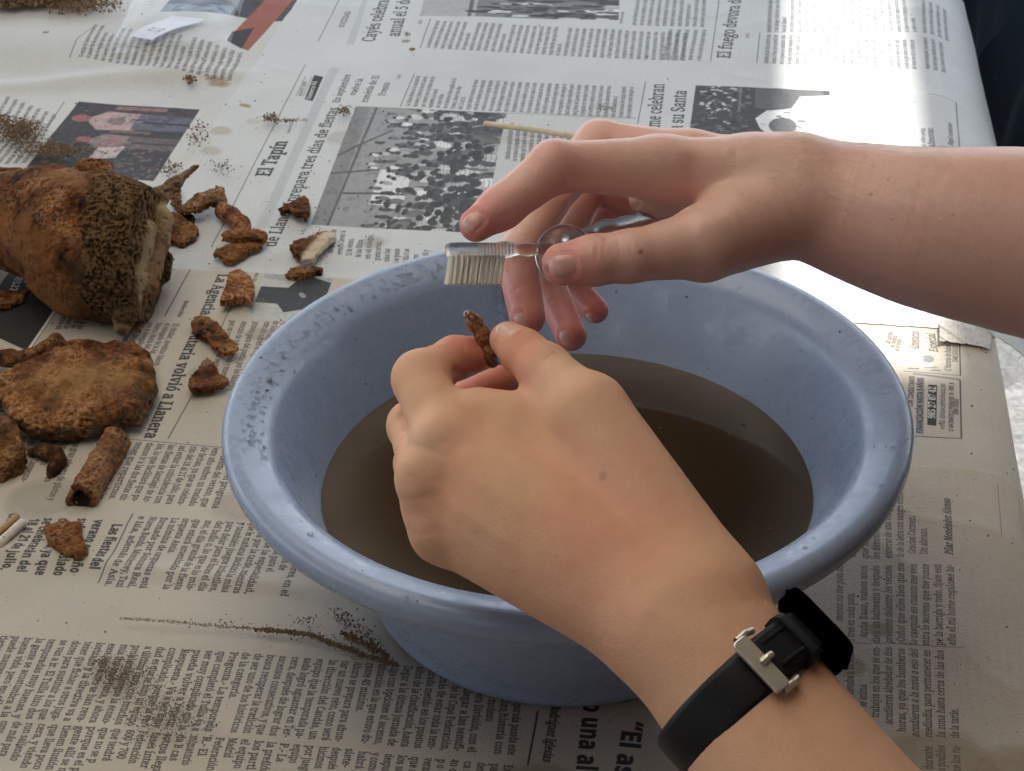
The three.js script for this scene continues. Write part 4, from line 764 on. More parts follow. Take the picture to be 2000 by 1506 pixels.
function boneColour(base, spotty = 1, s = 1, tone = 1) {            // mottled: darker stains and lighter worn patches
  const own = hash3(Math.round(base[0] * 9973), Math.round(base[1] * 9973), Math.round(base[2] * 9973 + s * 31)); tone *= 0.72 + 0.42 * own; s *= 0.8 + 0.45 * hash3(Math.round(own * 9999), 5, 9);
  return (p) => {
    const a = fbm(p.x * 55 * s + 3, p.y * 55 * s, p.z * 55 * s, 4), b = fbm(p.x * 190 * s, p.y * 190 * s + 7, p.z * 190 * s, 3), c = noise(p.x * 700, p.y * 700, p.z * 700);
    let k = blend(base, OCHRE, smooth(0.48, 0.72, a) * 0.75 * spotty); k = blend(k, DARK, smooth(0.5, 0.24, a) * 0.75 * spotty + smooth(0.52, 0.28, b) * 0.6 * spotty); const e = fbm(p.x * 420, p.y * 420, p.z * 420 + 3, 2); k = blend(k, DARK, smooth(0.46, 0.26, e) * 0.55 * spotty); k = blend(k, OCHRE, smooth(0.56, 0.74, e) * 0.6 * spotty); const q = ridge(p.x * 560 * s + 3 * b, p.y * 560 * s, p.z * 560 * s + 3 * a), q2 = ridge(p.x * 1150, p.y * 1150 + 3, p.z * 1150); k = blend(k, [0.62, 0.46, 0.3], smooth(0.62, 0.95, q) * 0.55 * smooth(0.35, 0.65, a)); k = blend(k, DARK, smooth(0.4, 0.05, q) * 0.75 * smooth(0.7, 0.35, b)); const v = (0.62 + 0.4 * c + 0.4 * q2) * tone; return [k[0] * v * 0.80, k[1] * v * 0.64, k[2] * v * 0.5];
  };
}
function bone(label, f, pts, cell, relief, colour, grow = 0.004, mat = boneMat) {
  const g = polygonise(f, pts.isBox3 ? pts : boxOf(pts, grow), cell); if (relief) displace(g, relief); paint(g, colour);
  g.computeBoundingBox(); const c = g.boundingBox.getCenter(V3()); c.y = g.boundingBox.min.y;
  const m = tag(mesh('bone_fragment', under(boxMapped(g, 0.05), c), mat), label, 'bone', bones); m.position.copy(c); return m;
}
const edgeRough = (amp, s) => (p) => amp * (fbm(p.x * s, p.y * s, p.z * s, 3) - 0.5);
// a flat shard: outline in the photograph's pixels at a height, bowed, with broken edges
function shard(label, outline, o) {
  const { h = 0.005, th = 0.003, bow = 0.002, tilt = [0, 0], round = 0.00035, cell = 0.0005, base = RUST, rough = 0.0013, colour, mat, axis } = o;
  const q = outline.map(([x, y]) => on(x, y, h)), c = q.reduce((s, p) => s.add(p), V3(0, 0, 0)).multiplyScalar(1 / q.length), P = q.map((p) => [p.x - c.x, p.z - c.z]), R = Math.max(...P.map(([x, z]) => Math.hypot(x, z)));
  const f = (x, y, z) => {
    const w = 0.0013 * (noise(x * 300, y * 420, z * 420) - 0.5) + 0.0008 * (noise(x * 900, y * 900, z * 900) - 0.5), X = x - c.x + w, Z = z - c.z + w * 0.7;
    let d = 1e9, s = 1;
    for (let i = 0, j = P.length - 1; i < P.length; j = i++) {
      const ex = P[j][0] - P[i][0], ez = P[j][1] - P[i][1], wx = X - P[i][0], wz = Z - P[i][1], t = clamp((wx * ex + wz * ez) / (ex * ex + ez * ez)), bx = wx - ex * t, bz = wz - ez * t;
      d = Math.min(d, bx * bx + bz * bz); const c1 = Z >= P[i][1], c2 = Z < P[j][1], c3 = ex * wz > ez * wx; if ((c1 && c2 && c3) || (!c1 && !c2 && !c3)) s = -s;
    }
    const d2 = s * Math.sqrt(d), a = axis ? (X * axis[0] + Z * axis[1]) / R : Math.hypot(X, Z) / R, mid = h + bow * (0.5 - a * a) + X * tilt[0] + Z * tilt[1] + th * 0.55 * (noise(x * 130 + 7, 1, z * 130) - 0.5);
    const dy = Math.abs(y - mid) - th / 2 - round * 0, ox = Math.max(d2 + round, 0), oy = Math.max(dy + round, 0);
    return (Math.min(Math.max(d2 + round, dy + round), 0) + Math.hypot(ox, oy) - round) * 0.85;
  };
  const box = new THREE.Box3(); q.forEach((p) => box.expandByPoint(p)); box.min.y = h - th - Math.abs(bow) - R * (Math.abs(tilt[0]) + Math.abs(tilt[1])) - 0.002; box.max.y = h + th + Math.abs(bow) + R * (Math.abs(tilt[0]) + Math.abs(tilt[1])) + 0.002; box.expandByVector(V3(0.003, 0, 0.003));
  return bone(label, f, box, cell, (p, n) => rough * (fbm(p.x * 260, p.y * 260, p.z * 260, 3) - 0.5) + 0.0005 * (ridge(p.x * 620, p.y * 620, p.z * 620) - 0.5) - rough * 1.1 * smooth(0.62, 0.8, noise(p.x * 600, p.y * 600, p.z * 600)) * (n.y < 0.5 ? 1 : 0.35), colour ?? boneColour(base, 1, 1.4), 0.004, mat);
}
// the large joint end of a long bone, broken open so that its spongy inside shows
{
  const A = K(-330, 425, .034, 82), B = K(-20, 427, .036, 82), C = K(100, 440, .037, 110), D = K(190, 482, .037, 138), E = K(258, 498, .0365, 134);
  const shaft = chain([A, B, C, D, E], 0.012), rimA = chain([K(238, 640, .012, 13), K(248, 596, .022, 19), K(258, 540, .034, 22), K(272, 482, .045, 19), K(290, 446, .051, 13)], 0.006), rimB = chain([K(308, 386, .052, 10), K(317, 424, .046, 15), K(316, 474, .038, 13)], 0.005);
  const lobe = chain([K(290, 490, .036, 34), K(286, 560, .024, 30)], 0.008), lobe2 = cone(K(322, 505, .022, 15), K(319, 540, .016, 13)), spur = chain([K(306, 388, .052, 18), K(340, 360, .054, 9), K(384, 324, .056, 4)], 0.006), knob = chain([K(165, 326, .052, 15), K(200, 322, .050, 17), K(208, 338, .05, 12)], 0.006);
  const N = (p) => V3(p.x, p.y, p.z), axis = V3(0.995, 0, 0.1).normalize(), mid = N(E);
  const f = (x, y, z) => {
    let d = shaft(x, y, z); const t = (x - mid.x) * axis.x + (y - mid.y) * axis.y + (z - mid.z) * axis.z;
    d = Math.max(d, t - 0.008 + 0.003 * (noise(x * 150, y * 150, z * 150) - 0.5));                                // the end is flat
    if (0) { const hollow = 0; } //Math.hypot(x - mid.x, y - mid.y - 0.03, z - mid.z + 0.002) - 0.024; d = Math.max(d, -smin(hollow, 9, 0.001) * 0.8 - 0.0045);   // a sunken break on top of it
    d = smin(d, rimA(x, y, z), 0.007); d = smin(d, rimB(x, y, z), 0.004); d = smin(d, lobe(x, y, z), 0.006); d = Math.min(d, lobe2(x, y, z)); d = smin(d, spur(x, y, z), 0.006); d = smin(d, knob(x, y, z), 0.005);
    return d * 0.9;
  };
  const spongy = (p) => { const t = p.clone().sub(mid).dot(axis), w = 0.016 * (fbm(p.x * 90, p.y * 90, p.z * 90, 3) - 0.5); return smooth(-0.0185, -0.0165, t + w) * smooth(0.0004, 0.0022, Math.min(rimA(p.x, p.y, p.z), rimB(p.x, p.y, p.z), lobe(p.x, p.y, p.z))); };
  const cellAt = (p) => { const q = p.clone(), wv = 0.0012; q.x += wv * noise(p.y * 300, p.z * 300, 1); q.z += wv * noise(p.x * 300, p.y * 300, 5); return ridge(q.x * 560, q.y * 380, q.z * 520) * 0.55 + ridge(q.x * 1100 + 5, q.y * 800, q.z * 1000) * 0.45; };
  const plain = boneColour(RUST, 1.1, 1, 0.72);
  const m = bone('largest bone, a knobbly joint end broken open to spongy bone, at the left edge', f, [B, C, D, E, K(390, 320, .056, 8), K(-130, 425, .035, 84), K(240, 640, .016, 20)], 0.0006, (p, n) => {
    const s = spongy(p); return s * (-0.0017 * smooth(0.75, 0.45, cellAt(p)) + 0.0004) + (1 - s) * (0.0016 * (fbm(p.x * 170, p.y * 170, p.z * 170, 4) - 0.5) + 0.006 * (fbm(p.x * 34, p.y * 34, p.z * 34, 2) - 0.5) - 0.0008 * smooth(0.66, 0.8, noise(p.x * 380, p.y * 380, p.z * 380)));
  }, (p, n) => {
    const s = spongy(p), art = smooth(0.0022, 0.0004, Math.min(rimA(p.x, p.y, p.z), rimB(p.x, p.y, p.z))), lo = smooth(0.002, 0, lobe(p.x, p.y, p.z));
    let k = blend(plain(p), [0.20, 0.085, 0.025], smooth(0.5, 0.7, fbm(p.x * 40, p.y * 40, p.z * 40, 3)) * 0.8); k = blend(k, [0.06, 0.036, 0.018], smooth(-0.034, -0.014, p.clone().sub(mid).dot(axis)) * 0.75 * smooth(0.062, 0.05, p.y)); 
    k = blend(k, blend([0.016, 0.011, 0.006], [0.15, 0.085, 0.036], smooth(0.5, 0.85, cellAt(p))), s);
    k = blend(k, blend([0.36, 0.265, 0.155], [0.24, 0.165, 0.09], fbm(p.x * 120, p.y * 120, p.z * 120, 3)), art); k = blend(k, blend(RUST, TAN, fbm(p.x * 150, p.y * 150, p.z * 150, 3)), lo * 0.8);
    if (spur(p.x, p.y, p.z) < 0.0015) k = blend(k, [0.22, 0.14, 0.08], 0.8);
    return k;
  });
  m.name = 'large_bone';
}
// a plate of bone from a skull, porous and bowed
{
  const f0 = boneColour([0.145, 0.0542, 0.0198], 1, 1);
  const m = shard('broad bowed plate of porous skull bone below the largest bone', [[-30, 745], [20, 735], [70, 705], [105, 675], [140, 662], [230, 656], [283, 667], [296, 700], [307, 757], [290, 790], [272, 818], [212, 836], [120, 846], [60, 850], [24, 832], [8, 800], [-20, 790]], {
    h: 0.0125, th: 0.011, bow: 0.011, tilt: [0.02, 0.06], round: 0.004, cell: 0.0007, rough: 0.0011,
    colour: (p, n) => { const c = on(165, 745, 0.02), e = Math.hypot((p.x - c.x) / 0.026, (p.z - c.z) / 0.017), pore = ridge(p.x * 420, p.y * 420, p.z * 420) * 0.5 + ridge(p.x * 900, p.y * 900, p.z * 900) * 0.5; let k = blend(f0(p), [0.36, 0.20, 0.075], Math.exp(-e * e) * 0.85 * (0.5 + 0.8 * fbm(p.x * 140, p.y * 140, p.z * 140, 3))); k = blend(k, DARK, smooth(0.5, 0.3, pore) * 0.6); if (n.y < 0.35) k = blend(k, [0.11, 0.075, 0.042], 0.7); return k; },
  });
  m.name = 'skull_plate';
}
const rod = (label, pts, o = {}) => bone(label, (() => { const c = chain(pts, 0.003); const { cut } = o; return cut ? (x, y, z) => Math.max(c(x, y, z), cut(x, y, z)) : c; })(), pts, o.cell ?? 0.0006, (p) => (o.rough ?? 0.0007) * (fbm(p.x * 300, p.y * 300, p.z * 300, 3) - 0.5) + 0.0016 * (fbm(p.x * 110, p.y * 110, p.z * 110, 2) - 0.5) * (o.lump ?? 1), o.colour ?? boneColour(o.base ?? RUST, o.spotty ?? 1, 1.3), 0.003, o.mat);
rod('slender curved bone leaning on the upper left of the skull plate', [K(-25, 700, .012, 17), K(20, 700, .013, 15), K(55, 694, .016, 11), K(88, 678, .018, 10), K(108, 664, .018, 11), K(122, 672, .015, 9)], { base: [0.201, 0.098, 0.037] });
shard('sandy porous lump of bone cut by the left edge, below the skull plate', [[-60, 842], [15, 838], [40, 858], [50, 885], [44, 905], [5, 926], [-60, 930]], { h: 0.009, th: 0.014, bow: 0.002, round: 0.003, base: TAN, rough: 0.0016, colour: boneColour([0.235, 0.144, 0.0692], 0.8, 1.6) });
rod('dark hooked bone between the sandy lump and the split bone tube', [K(62, 884, .006, 7), K(84, 880, .008, 13), K(104, 886, .008, 15), K(114, 900, .007, 13), K(104, 918, .006, 11), K(98, 928, .005, 7)], { base: [0.0725, 0.0387, 0.0247], spotty: 0.7, lump: 1.6 });
// hollow piece of shaft with an open side
{
  const a = K(154, 976, .0085, 29), b = K(224, 862, .0085, 27), A = V3(a.x, a.y, a.z), Bv = V3(b.x, b.y, b.z), ax = Bv.clone().sub(A).normalize(), L = A.distanceTo(Bv), left = V3(0, 1, 0).cross(ax).normalize();
  const f = (x, y, z) => { const p = V3(x - a.x, y - a.y, z - a.z), t = p.dot(ax), q = p.addScaledVector(ax, -t), r = q.length(), w = 0.0012 * (noise(x * 380, y * 380, z * 380) - 0.5), side = q.dot(left) / (r || 1), up = q.y / (r || 1);
    let d = Math.abs(r - 0.0058 + w) - 0.0021; d = Math.max(d, -t + 0.002 * noise(x * 500, y * 500, z * 500), t - L - 0.004 * (noise(x * 250, y * 250, z * 250) - 0.2) - 0.3 * q.dot(left) * -1 * 0); 
    const slot = Math.max(0, side) * 0.9 + up * 0.5; return Math.max(d, (slot - 0.86) * r) * 0.8; };
  bone('split hollow tube of bone lying below the skull plate', f, [a, b, { ...a, r: 0.01 }, { ...b, r: 0.012 }], 0.0006, (p) => 0.0007 * (fbm(p.x * 300, p.y * 300, p.z * 300, 3) - 0.5), (p) => { const q = p.clone().sub(A), t = q.dot(ax), r = q.addScaledVector(ax, -t).length(); return blend(boneColour([0.201, 0.108, 0.0593], 0.75, 1.2)(p), DARK, smooth(0.0056, 0.0044, r)); });
}
shard('thick orange shard with pale broken edges, lowest of the bones', [[84, 1030], [95, 1021], [130, 1018], [152, 1014], [159, 1022], [160, 1050], [171, 1082], [164, 1094], [140, 1090], [114, 1078], [96, 1062]], { h: 0.006, th: 0.0036, bow: 0.001, tilt: [0.05, 0.12], colour: (p, n) => { const c = boneColour([0.235, 0.0929, 0.0247], 0.9, 1.3)(p); return n.y < 0.55 ? blend(c, [0.33, 0.17, 0.06], 0.6) : c; } });
shard('dark sharp wedge of bone standing beside the large bone', [[329, 383], [342, 376], [355, 369], [353, 392], [358, 410], [378, 418], [380, 428], [368, 434], [350, 414], [336, 404]], { h: 0.007, th: 0.0032, bow: 0.002, base: [0.0335, 0.0206, 0.0148], tilt: [-0.1, -0.2], colour: boneColour([0.0362, 0.0217, 0.0148], 0.5, 1.3) });
shard('greyish brown saddle of bone right of the dark wedge', [[350, 410], [370, 399], [390, 388], [411, 385], [424, 386], [423, 378], [430, 381], [438, 380], [443, 396], [441, 412], [425, 409], [404, 412], [384, 421], [360, 419]], { h: 0.0095, th: 0.0045, bow: 0.007, axis: [1, 0.2], colour: boneColour([0.115, 0.07, 0.042], 0.6, 1.3) });
rod('rounded red brown knuckle of bone touching the saddle shaped piece', [K(436, 412, .009, 17), K(452, 420, .010, 17), K(468, 438, .010, 18), K(474, 448, .009, 15)], { base: [0.151, 0.0516, 0.0198], spotty: 0.9, rough: 0.0006, lump: 1.2 });
shard('rusty shard half tucked behind the right side of the large bone', [[322, 418], [338, 415], [358, 428], [388, 452], [380, 466], [356, 478], [328, 474]], { h: 0.006, th: 0.0036, bow: 0.002, base: [0.167, 0.0722, 0.0296] });
shard('ochre splinter of bone under the knuckle, pointing left', [[432, 463], [448, 455], [470, 451], [506, 452], [521, 459], [516, 470], [500, 472], [470, 474], [448, 468]], { h: 0.0095, th: 0.0045, bow: 0.001, base: [0.235, 0.108, 0.0395] });
shard('long ochre piece of bone beneath the left pointing splinter', [[417, 502], [426, 494], [456, 482], [492, 464], [514, 470], [511, 486], [488, 494], [456, 514], [440, 514], [434, 508]], { h: 0.006, th: 0.0036, bow: 0.002, axis: [0.5, 0.85], colour: boneColour([0.245, 0.119, 0.042], 0.8, 1.5) });
shard('pointed triangular shard at the top right of the scattered bones', [[592, 370], [600, 384], [604, 402], [605, 424], [598, 440], [591, 432], [578, 428], [566, 418], [550, 421], [546, 414], [556, 406], [553, 396], [566, 400], [574, 388]], { h: 0.006, th: 0.0032, bow: 0.003, tilt: [0.05, 0.15], base: [0.184, 0.0645, 0.0198] });
{
  const pale = on(622, 492, 0.006);
  shard('two coloured shard, brown with a freshly broken white side', [[565, 484], [580, 477], [600, 470], [626, 449], [640, 448], [656, 457], [652, 470], [632, 492], [613, 513], [592, 515], [576, 502]], { h: 0.0065, th: 0.0036, bow: 0.003, tilt: [0.02, 0.08], colour: (p, n) => { const c = boneColour([0.223, 0.098, 0.0296], 0.8, 1.4)(p), q = uvOf(p), a = uvOf(on(606, 505)), b = uvOf(on(650, 452)), t = ((q[0] - a[0]) * (b[1] - a[1]) - (q[1] - a[1]) * (b[0] - a[0])) / Math.hypot(b[0] - a[0], b[1] - a[1]); return blend(c, [0.6, 0.5, 0.37], smooth(-0.004, 0.0005, t + 0.003 * (fbm(p.x * 300, p.y * 300, p.z * 300, 3) - 0.5))); } });
}
shard('small thin sliver of bone nearest the basin rim', [[557, 541], [568, 527], [588, 524], [610, 525], [631, 526], [627, 533], [604, 540], [572, 545]], { h: 0.005, th: 0.004, bow: 0.001, base: [0.167, 0.0722, 0.0296], rough: 0.0015 });
shard('ribbed chunk of bone on the printed headline, notched at its foot', [[451, 534], [466, 530], [480, 538], [492, 552], [497, 575], [490, 601], [478, 592], [462, 596], [446, 604], [433, 606], [433, 594], [441, 570]], { h: 0.007, th: 0.0046, bow: 0.004, axis: [1, 0.2], tilt: [0, 0.1], base: [0.223, 0.103, 0.042] });
shard('twisted ochre shard above the reddish shard beside the basin', [[373, 629], [383, 618], [400, 618], [424, 632], [436, 650], [448, 670], [466, 688], [460, 698], [438, 701], [424, 690], [402, 670], [380, 652]], { h: 0.0065, th: 0.0032, bow: 0.003, axis: [-0.6, 0.8], tilt: [0.05, 0.05], base: [0.212, 0.114, 0.0395] });
shard('reddish shard with a grey point just left of the basin', [[402, 690], [413, 700], [428, 736], [448, 752], [441, 762], [410, 767], [378, 772], [371, 764], [371, 744], [388, 720]], { h: 0.0065, th: 0.0036, bow: 0.002, tilt: [0, 0.12], colour: (p, n) => { const q = uvOf(p), a = uvOf(on(405, 712)), c = boneColour([0.201, 0.0774, 0.0296], 0.9, 1.4)(p); return blend(c, [0.27, 0.16, 0.12], smooth(0.006, -0.001, Math.hypot(q[0] - a[0], (q[1] - a[1]) * 0.6))); } });
shard('orange splinter on the black advertisement at the left edge', [[-50, 572], [10, 574], [40, 572], [62, 566], [46, 586], [20, 600], [-10, 604], [-50, 604]], { h: 0.006, th: 0.0032, bow: 0.002, base: [0.251, 0.098, 0.0247] });
rod('pale brown stub of bone above the large bone at the left edge', [K(-60, 342, .012, 12), K(-10, 338, .012, 11), K(38, 336, .012, 9)], { base: [0.201, 0.129, 0.0642], spotty: 0.4, rough: 0.0004, lump: 0.5 });
// the small bone being cleaned, held between finger and thumb
{
  const pts = [J(915, 616, .583, 11), J(926, 630, .5835, 14), J(942, 654, .585, 13.5), J(956, 688, .5875, 16), J(962, 706, .589, 13)], c = chain(pts, 0.002), hole = at(924, 624, .5795);
  const m = bone('small wet amber bone pinched between left thumb and forefinger', (x, y, z) => Math.max(c(x, y, z), 0.0011 - Math.hypot(x - hole.x, y - hole.y, z - hole.z)), pts, 0.00035, (p) => 0.0007 * (fbm(p.x * 260, p.y * 260, p.z * 260, 3) - 0.5), (p) => { const t = smooth(0.58, 0.5865, depthOf(p)); const k = boneColour([0.184, 0.0697, 0.0173], 0.5, 1.6)(p); return blend(k, [0.12, 0.05, 0.02], smooth(0.006, 0.0015, Math.hypot(p.x - hole.x + 0.002, p.y - hole.y - 0.001, p.z - hole.z)) * 0.8); }, 0.003, phys({ vertexColors: true, roughness: 0.22, clearcoat: 0.8, clearcoatRoughness: 0.08 }));
  m.name = 'held_bone'; delete m.userData.group;
}

// ---------------------------------------------------------------- toothbrush of clear plastic
const clear = phys({ color: lin(0.93, 0.93, 0.92), roughness: 0.3, transmission: 1, thickness: 0.004, ior: 1.22, attenuationColor: lin(0.8, 0.8, 0.78), attenuationDistance: 0.03 });
{
  const A = at(876, 486, .5985), B = at(1000, 487, .604), ax = B.clone().sub(A).normalize(), dn = UPV.clone().negate(); dn.addScaledVector(ax, -dn.dot(ax)).normalize(); const dp = new THREE.Vector3().crossVectors(ax, dn).normalize(), L = A.distanceTo(B);
  if (dp.dot(FWD) < 0) dp.negate();
  const t = thing('toothbrush', 'clear plastic toothbrush with off white bristles held in the right hand', 'toothbrush', A.clone()), local = (x, y, z) => ax.clone().multiplyScalar(x).addScaledVector(dn, y).addScaledVector(dp, z);
  const M = new THREE.Matrix4().makeBasis(ax, dn, dp);
  const bodyF = (() => { // head, neck, thumb disc, handle in one
    const pt = (px, py, d, r) => { const q = J(px, py, d, r); return q; };
    const neck = chain([pt(985, 487, .6045, 12), pt(1030, 487, .608, 11), pt(1068, 486, .612, 13)], 0.002), handle = chain([pt(1110, 470, .622, 15), pt(1180, 447, .634, 15), pt(1260, 428, .645, 16), pt(1380, 400, .652, 17)], 0.003), c = at(1103, 497, .6135), n = FWD.clone().addScaledVector(RIGHT, 0.15).normalize();
    return (x, y, z) => {
      const p = V3(x, y, z).sub(A), u = p.dot(ax), v = p.dot(dn), w = p.dot(dp), qx = Math.abs(u - L / 2) - L / 2 + 0.0035, qy = Math.abs(v) - 0.0022 + 0.0012, qz = Math.abs(w - 0.0035) - 0.0055 + 0.0035;
      const hx = Math.max(qx, 0), hz = Math.max(qz, 0), flat2 = Math.hypot(hx, hz) + Math.min(Math.max(qx, qz), 0) - 0.0035; const head = Math.hypot(Math.max(flat2 + 0.0012, 0), Math.max(qy, 0)) + Math.min(Math.max(flat2 + 0.0012, qy), 0) - 0.0012;
      const e = V3(x, y, z).sub(c), tt = e.dot(n), rad = e.addScaledVector(n, -tt).length(), disc = Math.hypot(Math.max(rad - 0.0092, 0), Math.max(Math.abs(tt) - 0.0006, 0)) - 0.0012, ring = Math.hypot(rad - 0.0096, tt) - 0.001;
      return smin(smin(head, neck(x, y, z), 0.003), Math.min(smin(disc, ring, 0.001), smin(handle(x, y, z), ring, 0.002)), 0.0015) * 0.95;
    };
  })();
  const box = new THREE.Box3(); [A, B, at(1103, 430, .61), at(1103, 565, .617), at(1390, 390, .655), at(870, 480, .61)].forEach((p) => box.expandByPoint(p)); box.expandByScalar(0.012);
  mesh('handle', under(polygonise(bodyF, box, 0.0006), A), clear, t);
  const ribs = []; for (let i = 0; i < 10; i++) { const g = new THREE.CapsuleGeometry(0.00062, 0.0030, 4, 10); g.applyMatrix4(M).translate(...local(0.0105 + i * 0.00125, 0.0002, -0.0026).toArray()); ribs.push(g); }
  ribs.forEach((g) => mesh('rib', g, clear, t));
  const fil = [], tuft = (x, z, len) => { for (let i = 0; i < 46; i++) { const a = rnd() * 6.3, q = Math.sqrt(rnd()) * 0.00072, sp = 1.25, g = new THREE.CylinderGeometry(0.000075, 0.00009, len * rr(0.94, 1.02), 5, 1, true), dx = q * Math.cos(a), dz = q * Math.sin(a); const from = local(x + dx, 0.0015, z + dz), to = local(x + dx * sp - 0.0016 + rr(-1, 1) * 0.00012, 0.0015 + len * rr(0.95, 1.02), z + dz * sp + rr(-1, 1) * 0.00012), d = to.clone().sub(from); g.applyQuaternion(new THREE.Quaternion().setFromUnitVectors(V3(0, 1, 0), d.clone().normalize())).translate(...from.clone().lerp(to, 0.5).toArray()); fil.push(g); } };
  for (let i = 0; i < 11; i++) for (let j = 0; j < 4; j++) if (!((i === 0) && (j === 0 || j === 3))) tuft(0.0018 + i * 0.00178 + (j % 2) * 0.0003, 0.0002 + j * 0.0022, 0.0107);
  tag(mesh('bristles', mergeGeometries(fil), std({ color: lin(0.9, 0.88, 0.8), roughness: 0.5 }), t), 'off white nylon bristles', null, null, 'stuff');
}

// ---------------------------------------------------------------- wristwatch seen from the buckle side
{
  const pick = [march(leftF, 1330, 1462), march(leftF, 1476, 1312), march(leftF, 1548, 1256)], n = new THREE.Vector3().crossVectors(pick[1].clone().sub(pick[0]), pick[2].clone().sub(pick[0])).normalize();
  const a0 = jp(leftPalm[0][2]), a1 = jp(leftPalm[0][3]), dir = a1.clone().sub(a0), c = a0.clone().addScaledVector(dir, pick[1].clone().sub(a0).dot(n) / dir.dot(n)); if (n.dot(dir) < 0) n.negate();
  const t = thing('wristwatch', 'black wristwatch with a steel buckle worn on the left wrist', 'watch', c.clone());
  const e1 = pick[1].clone().sub(c); e1.addScaledVector(n, -e1.dot(n)).normalize(); const e2 = new THREE.Vector3().crossVectors(n, e1);
  const angle = (p) => { const q = p.clone().sub(c); return Math.atan2(q.dot(e2), q.dot(e1)); };
  const skin = (a, w) => { const d = e1.clone().multiplyScalar(Math.cos(a)).addScaledVector(e2, Math.sin(a)), o = c.clone().addScaledVector(n, w); let r = 0.005; for (let i = 0; i < 60; i++) { const q = o.clone().addScaledVector(d, r), s = leftF(q.x, q.y, q.z); r += -s * 0.9 * -1 * (s < 0 ? -1 : -1) * -1; if (Math.abs(s) < 1e-5) break; } return { d, r }; };
  const radius = (a, w) => { const d = e1.clone().multiplyScalar(Math.cos(a)).addScaledVector(e2, Math.sin(a)), o = c.clone().addScaledVector(n, w); let lo = 0, hi = 0.06; for (let i = 0; i < 30; i++) { const m = (lo + hi) / 2, q = o.clone().addScaledVector(d, m); if (leftF(q.x, q.y, q.z) < 0) lo = m; else hi = m; } return hi; };
  // a band over the skin: angles from..to, half width, inner and outer height, its edges rounded
  const band = (from, to, hw, inner, outer, steps, mid = 0, taper = 0) => {
    const sec = [[-1, 0], [-1, 0.55], [-0.9, 0.9], [-0.75, 1], [-0.25, 1.03], [0.25, 1.03], [0.75, 1], [0.9, 0.9], [1, 0.55], [1, 0]], p = [], ix = [], S = sec.length;
    for (let i = 0; i <= steps; i++) { const a = mix(from, to, i / steps), k = 1 - taper * smooth(0.85, 1, i / steps), r = Math.min(radius(a, mid), radius(a, mid + hw), radius(a, mid - hw)) * 0.4 + 0.6 * radius(a, mid), d = e1.clone().multiplyScalar(Math.cos(a)).addScaledVector(e2, Math.sin(a)); for (const [x, y] of sec) { const q = d.clone().multiplyScalar(r + mix(inner, outer, y)).addScaledVector(n, mid + x * hw * k); p.push(q.x, q.y, q.z); } }
    for (let i = 0; i < steps; i++) for (let j = 0; j < S; j++) { const A = i * S + j, B = i * S + (j + 1) % S; ix.push(A, B, A + S, B, B + S, A + S); }
    for (let j = 1; j + 1 < S; j++) { ix.push(0, j + 1, j); const o = steps * S; ix.push(o, o + j, o + j + 1); }
    const g = new THREE.BufferGeometry(); g.setAttribute('position', new THREE.Float32BufferAttribute(p, 3)); g.setIndex(ix); g.computeVertexNormals(); return g;
  };
  const s = Math.sign(angle(pick[2])) || 1, black = phys({ color: lin(0.007, 0.0075, 0.009), roughness: 0.5, specularIntensity: 0.6, side: THREE.DoubleSide }), steel = phys({ color: lin(0.74, 0.69, 0.58), metalness: 0.75, roughness: 0.3 });
  const aB = angle(march(leftF, 1490, 1302)), aE = angle(march(leftF, 1535, 1266)), aC = angle(pick[2]) + s * 0.28;
  mesh('strap', band(aC, aC - s * 5.9, 0.0074, 0.0003, 0.0026, 130), black, t);
  mesh('strap', band(aB - s * 0.02, aC - s * 0.05, 0.0070, 0.0028, 0.0052, 26, 0.0001), black, t).userData.label = 'upper end of the strap with a hole';
  mesh('strap_keeper', band(aE - s * 0.02, aE + s * 0.10, 0.0084, 0.0004, 0.0064, 6), black, t);
  for (const q of [0.35, -0.32]) mesh('strap_ridge', band(aB + s * 0.08, aE - s * 0.03, 0.0006, 0.005, 0.0058, 14, q * 0.012), black, t);
  // buckle: a frame of steel round the strap, its pin lying on the strap
  const frameAt = (a, mid, h) => e1.clone().multiplyScalar(Math.cos(a)).addScaledVector(e2, Math.sin(a)).multiplyScalar(radius(a, 0) + h).addScaledVector(n, mid);
  const bar = (pts, r, flatten = 1) => { const cu = new THREE.CatmullRomCurve3(pts, false, 'catmullrom', 0.1); return new THREE.TubeGeometry(cu, 24, r, 12); };
  const aw = 0.13 * s, bk = new THREE.Shape(); { const W = 0.0087, H = 0.0022, r = 0.0012; bk.moveTo(-W + r, -H); bk.lineTo(W - r, -H); bk.quadraticCurveTo(W, -H, W, -H + r); bk.lineTo(W, H - r); bk.quadraticCurveTo(W, H, W - r, H); bk.lineTo(-W + r, H); bk.quadraticCurveTo(-W, H, -W, H - r); bk.lineTo(-W, -H + r); bk.quadraticCurveTo(-W, -H, -W + r, -H); }
  const plate = new THREE.ExtrudeGeometry(bk, { depth: 0.0010, bevelEnabled: true, bevelThickness: 0.0004, bevelSize: 0.0004, bevelSegments: 3 });
  { const ab = aB - aw * 0.62, d = e1.clone().multiplyScalar(Math.cos(ab)).addScaledVector(e2, Math.sin(ab)), tg = new THREE.Vector3().crossVectors(d, n); plate.applyMatrix4(new THREE.Matrix4().makeBasis(n, tg, d).determinant() > 0 ? new THREE.Matrix4().makeBasis(n, tg, d) : new THREE.Matrix4().makeBasis(n, tg.negate(), d)).translate(...frameAt(ab, 0, 0.0046).toArray()); }
  mesh('buckle', plate, steel, t);
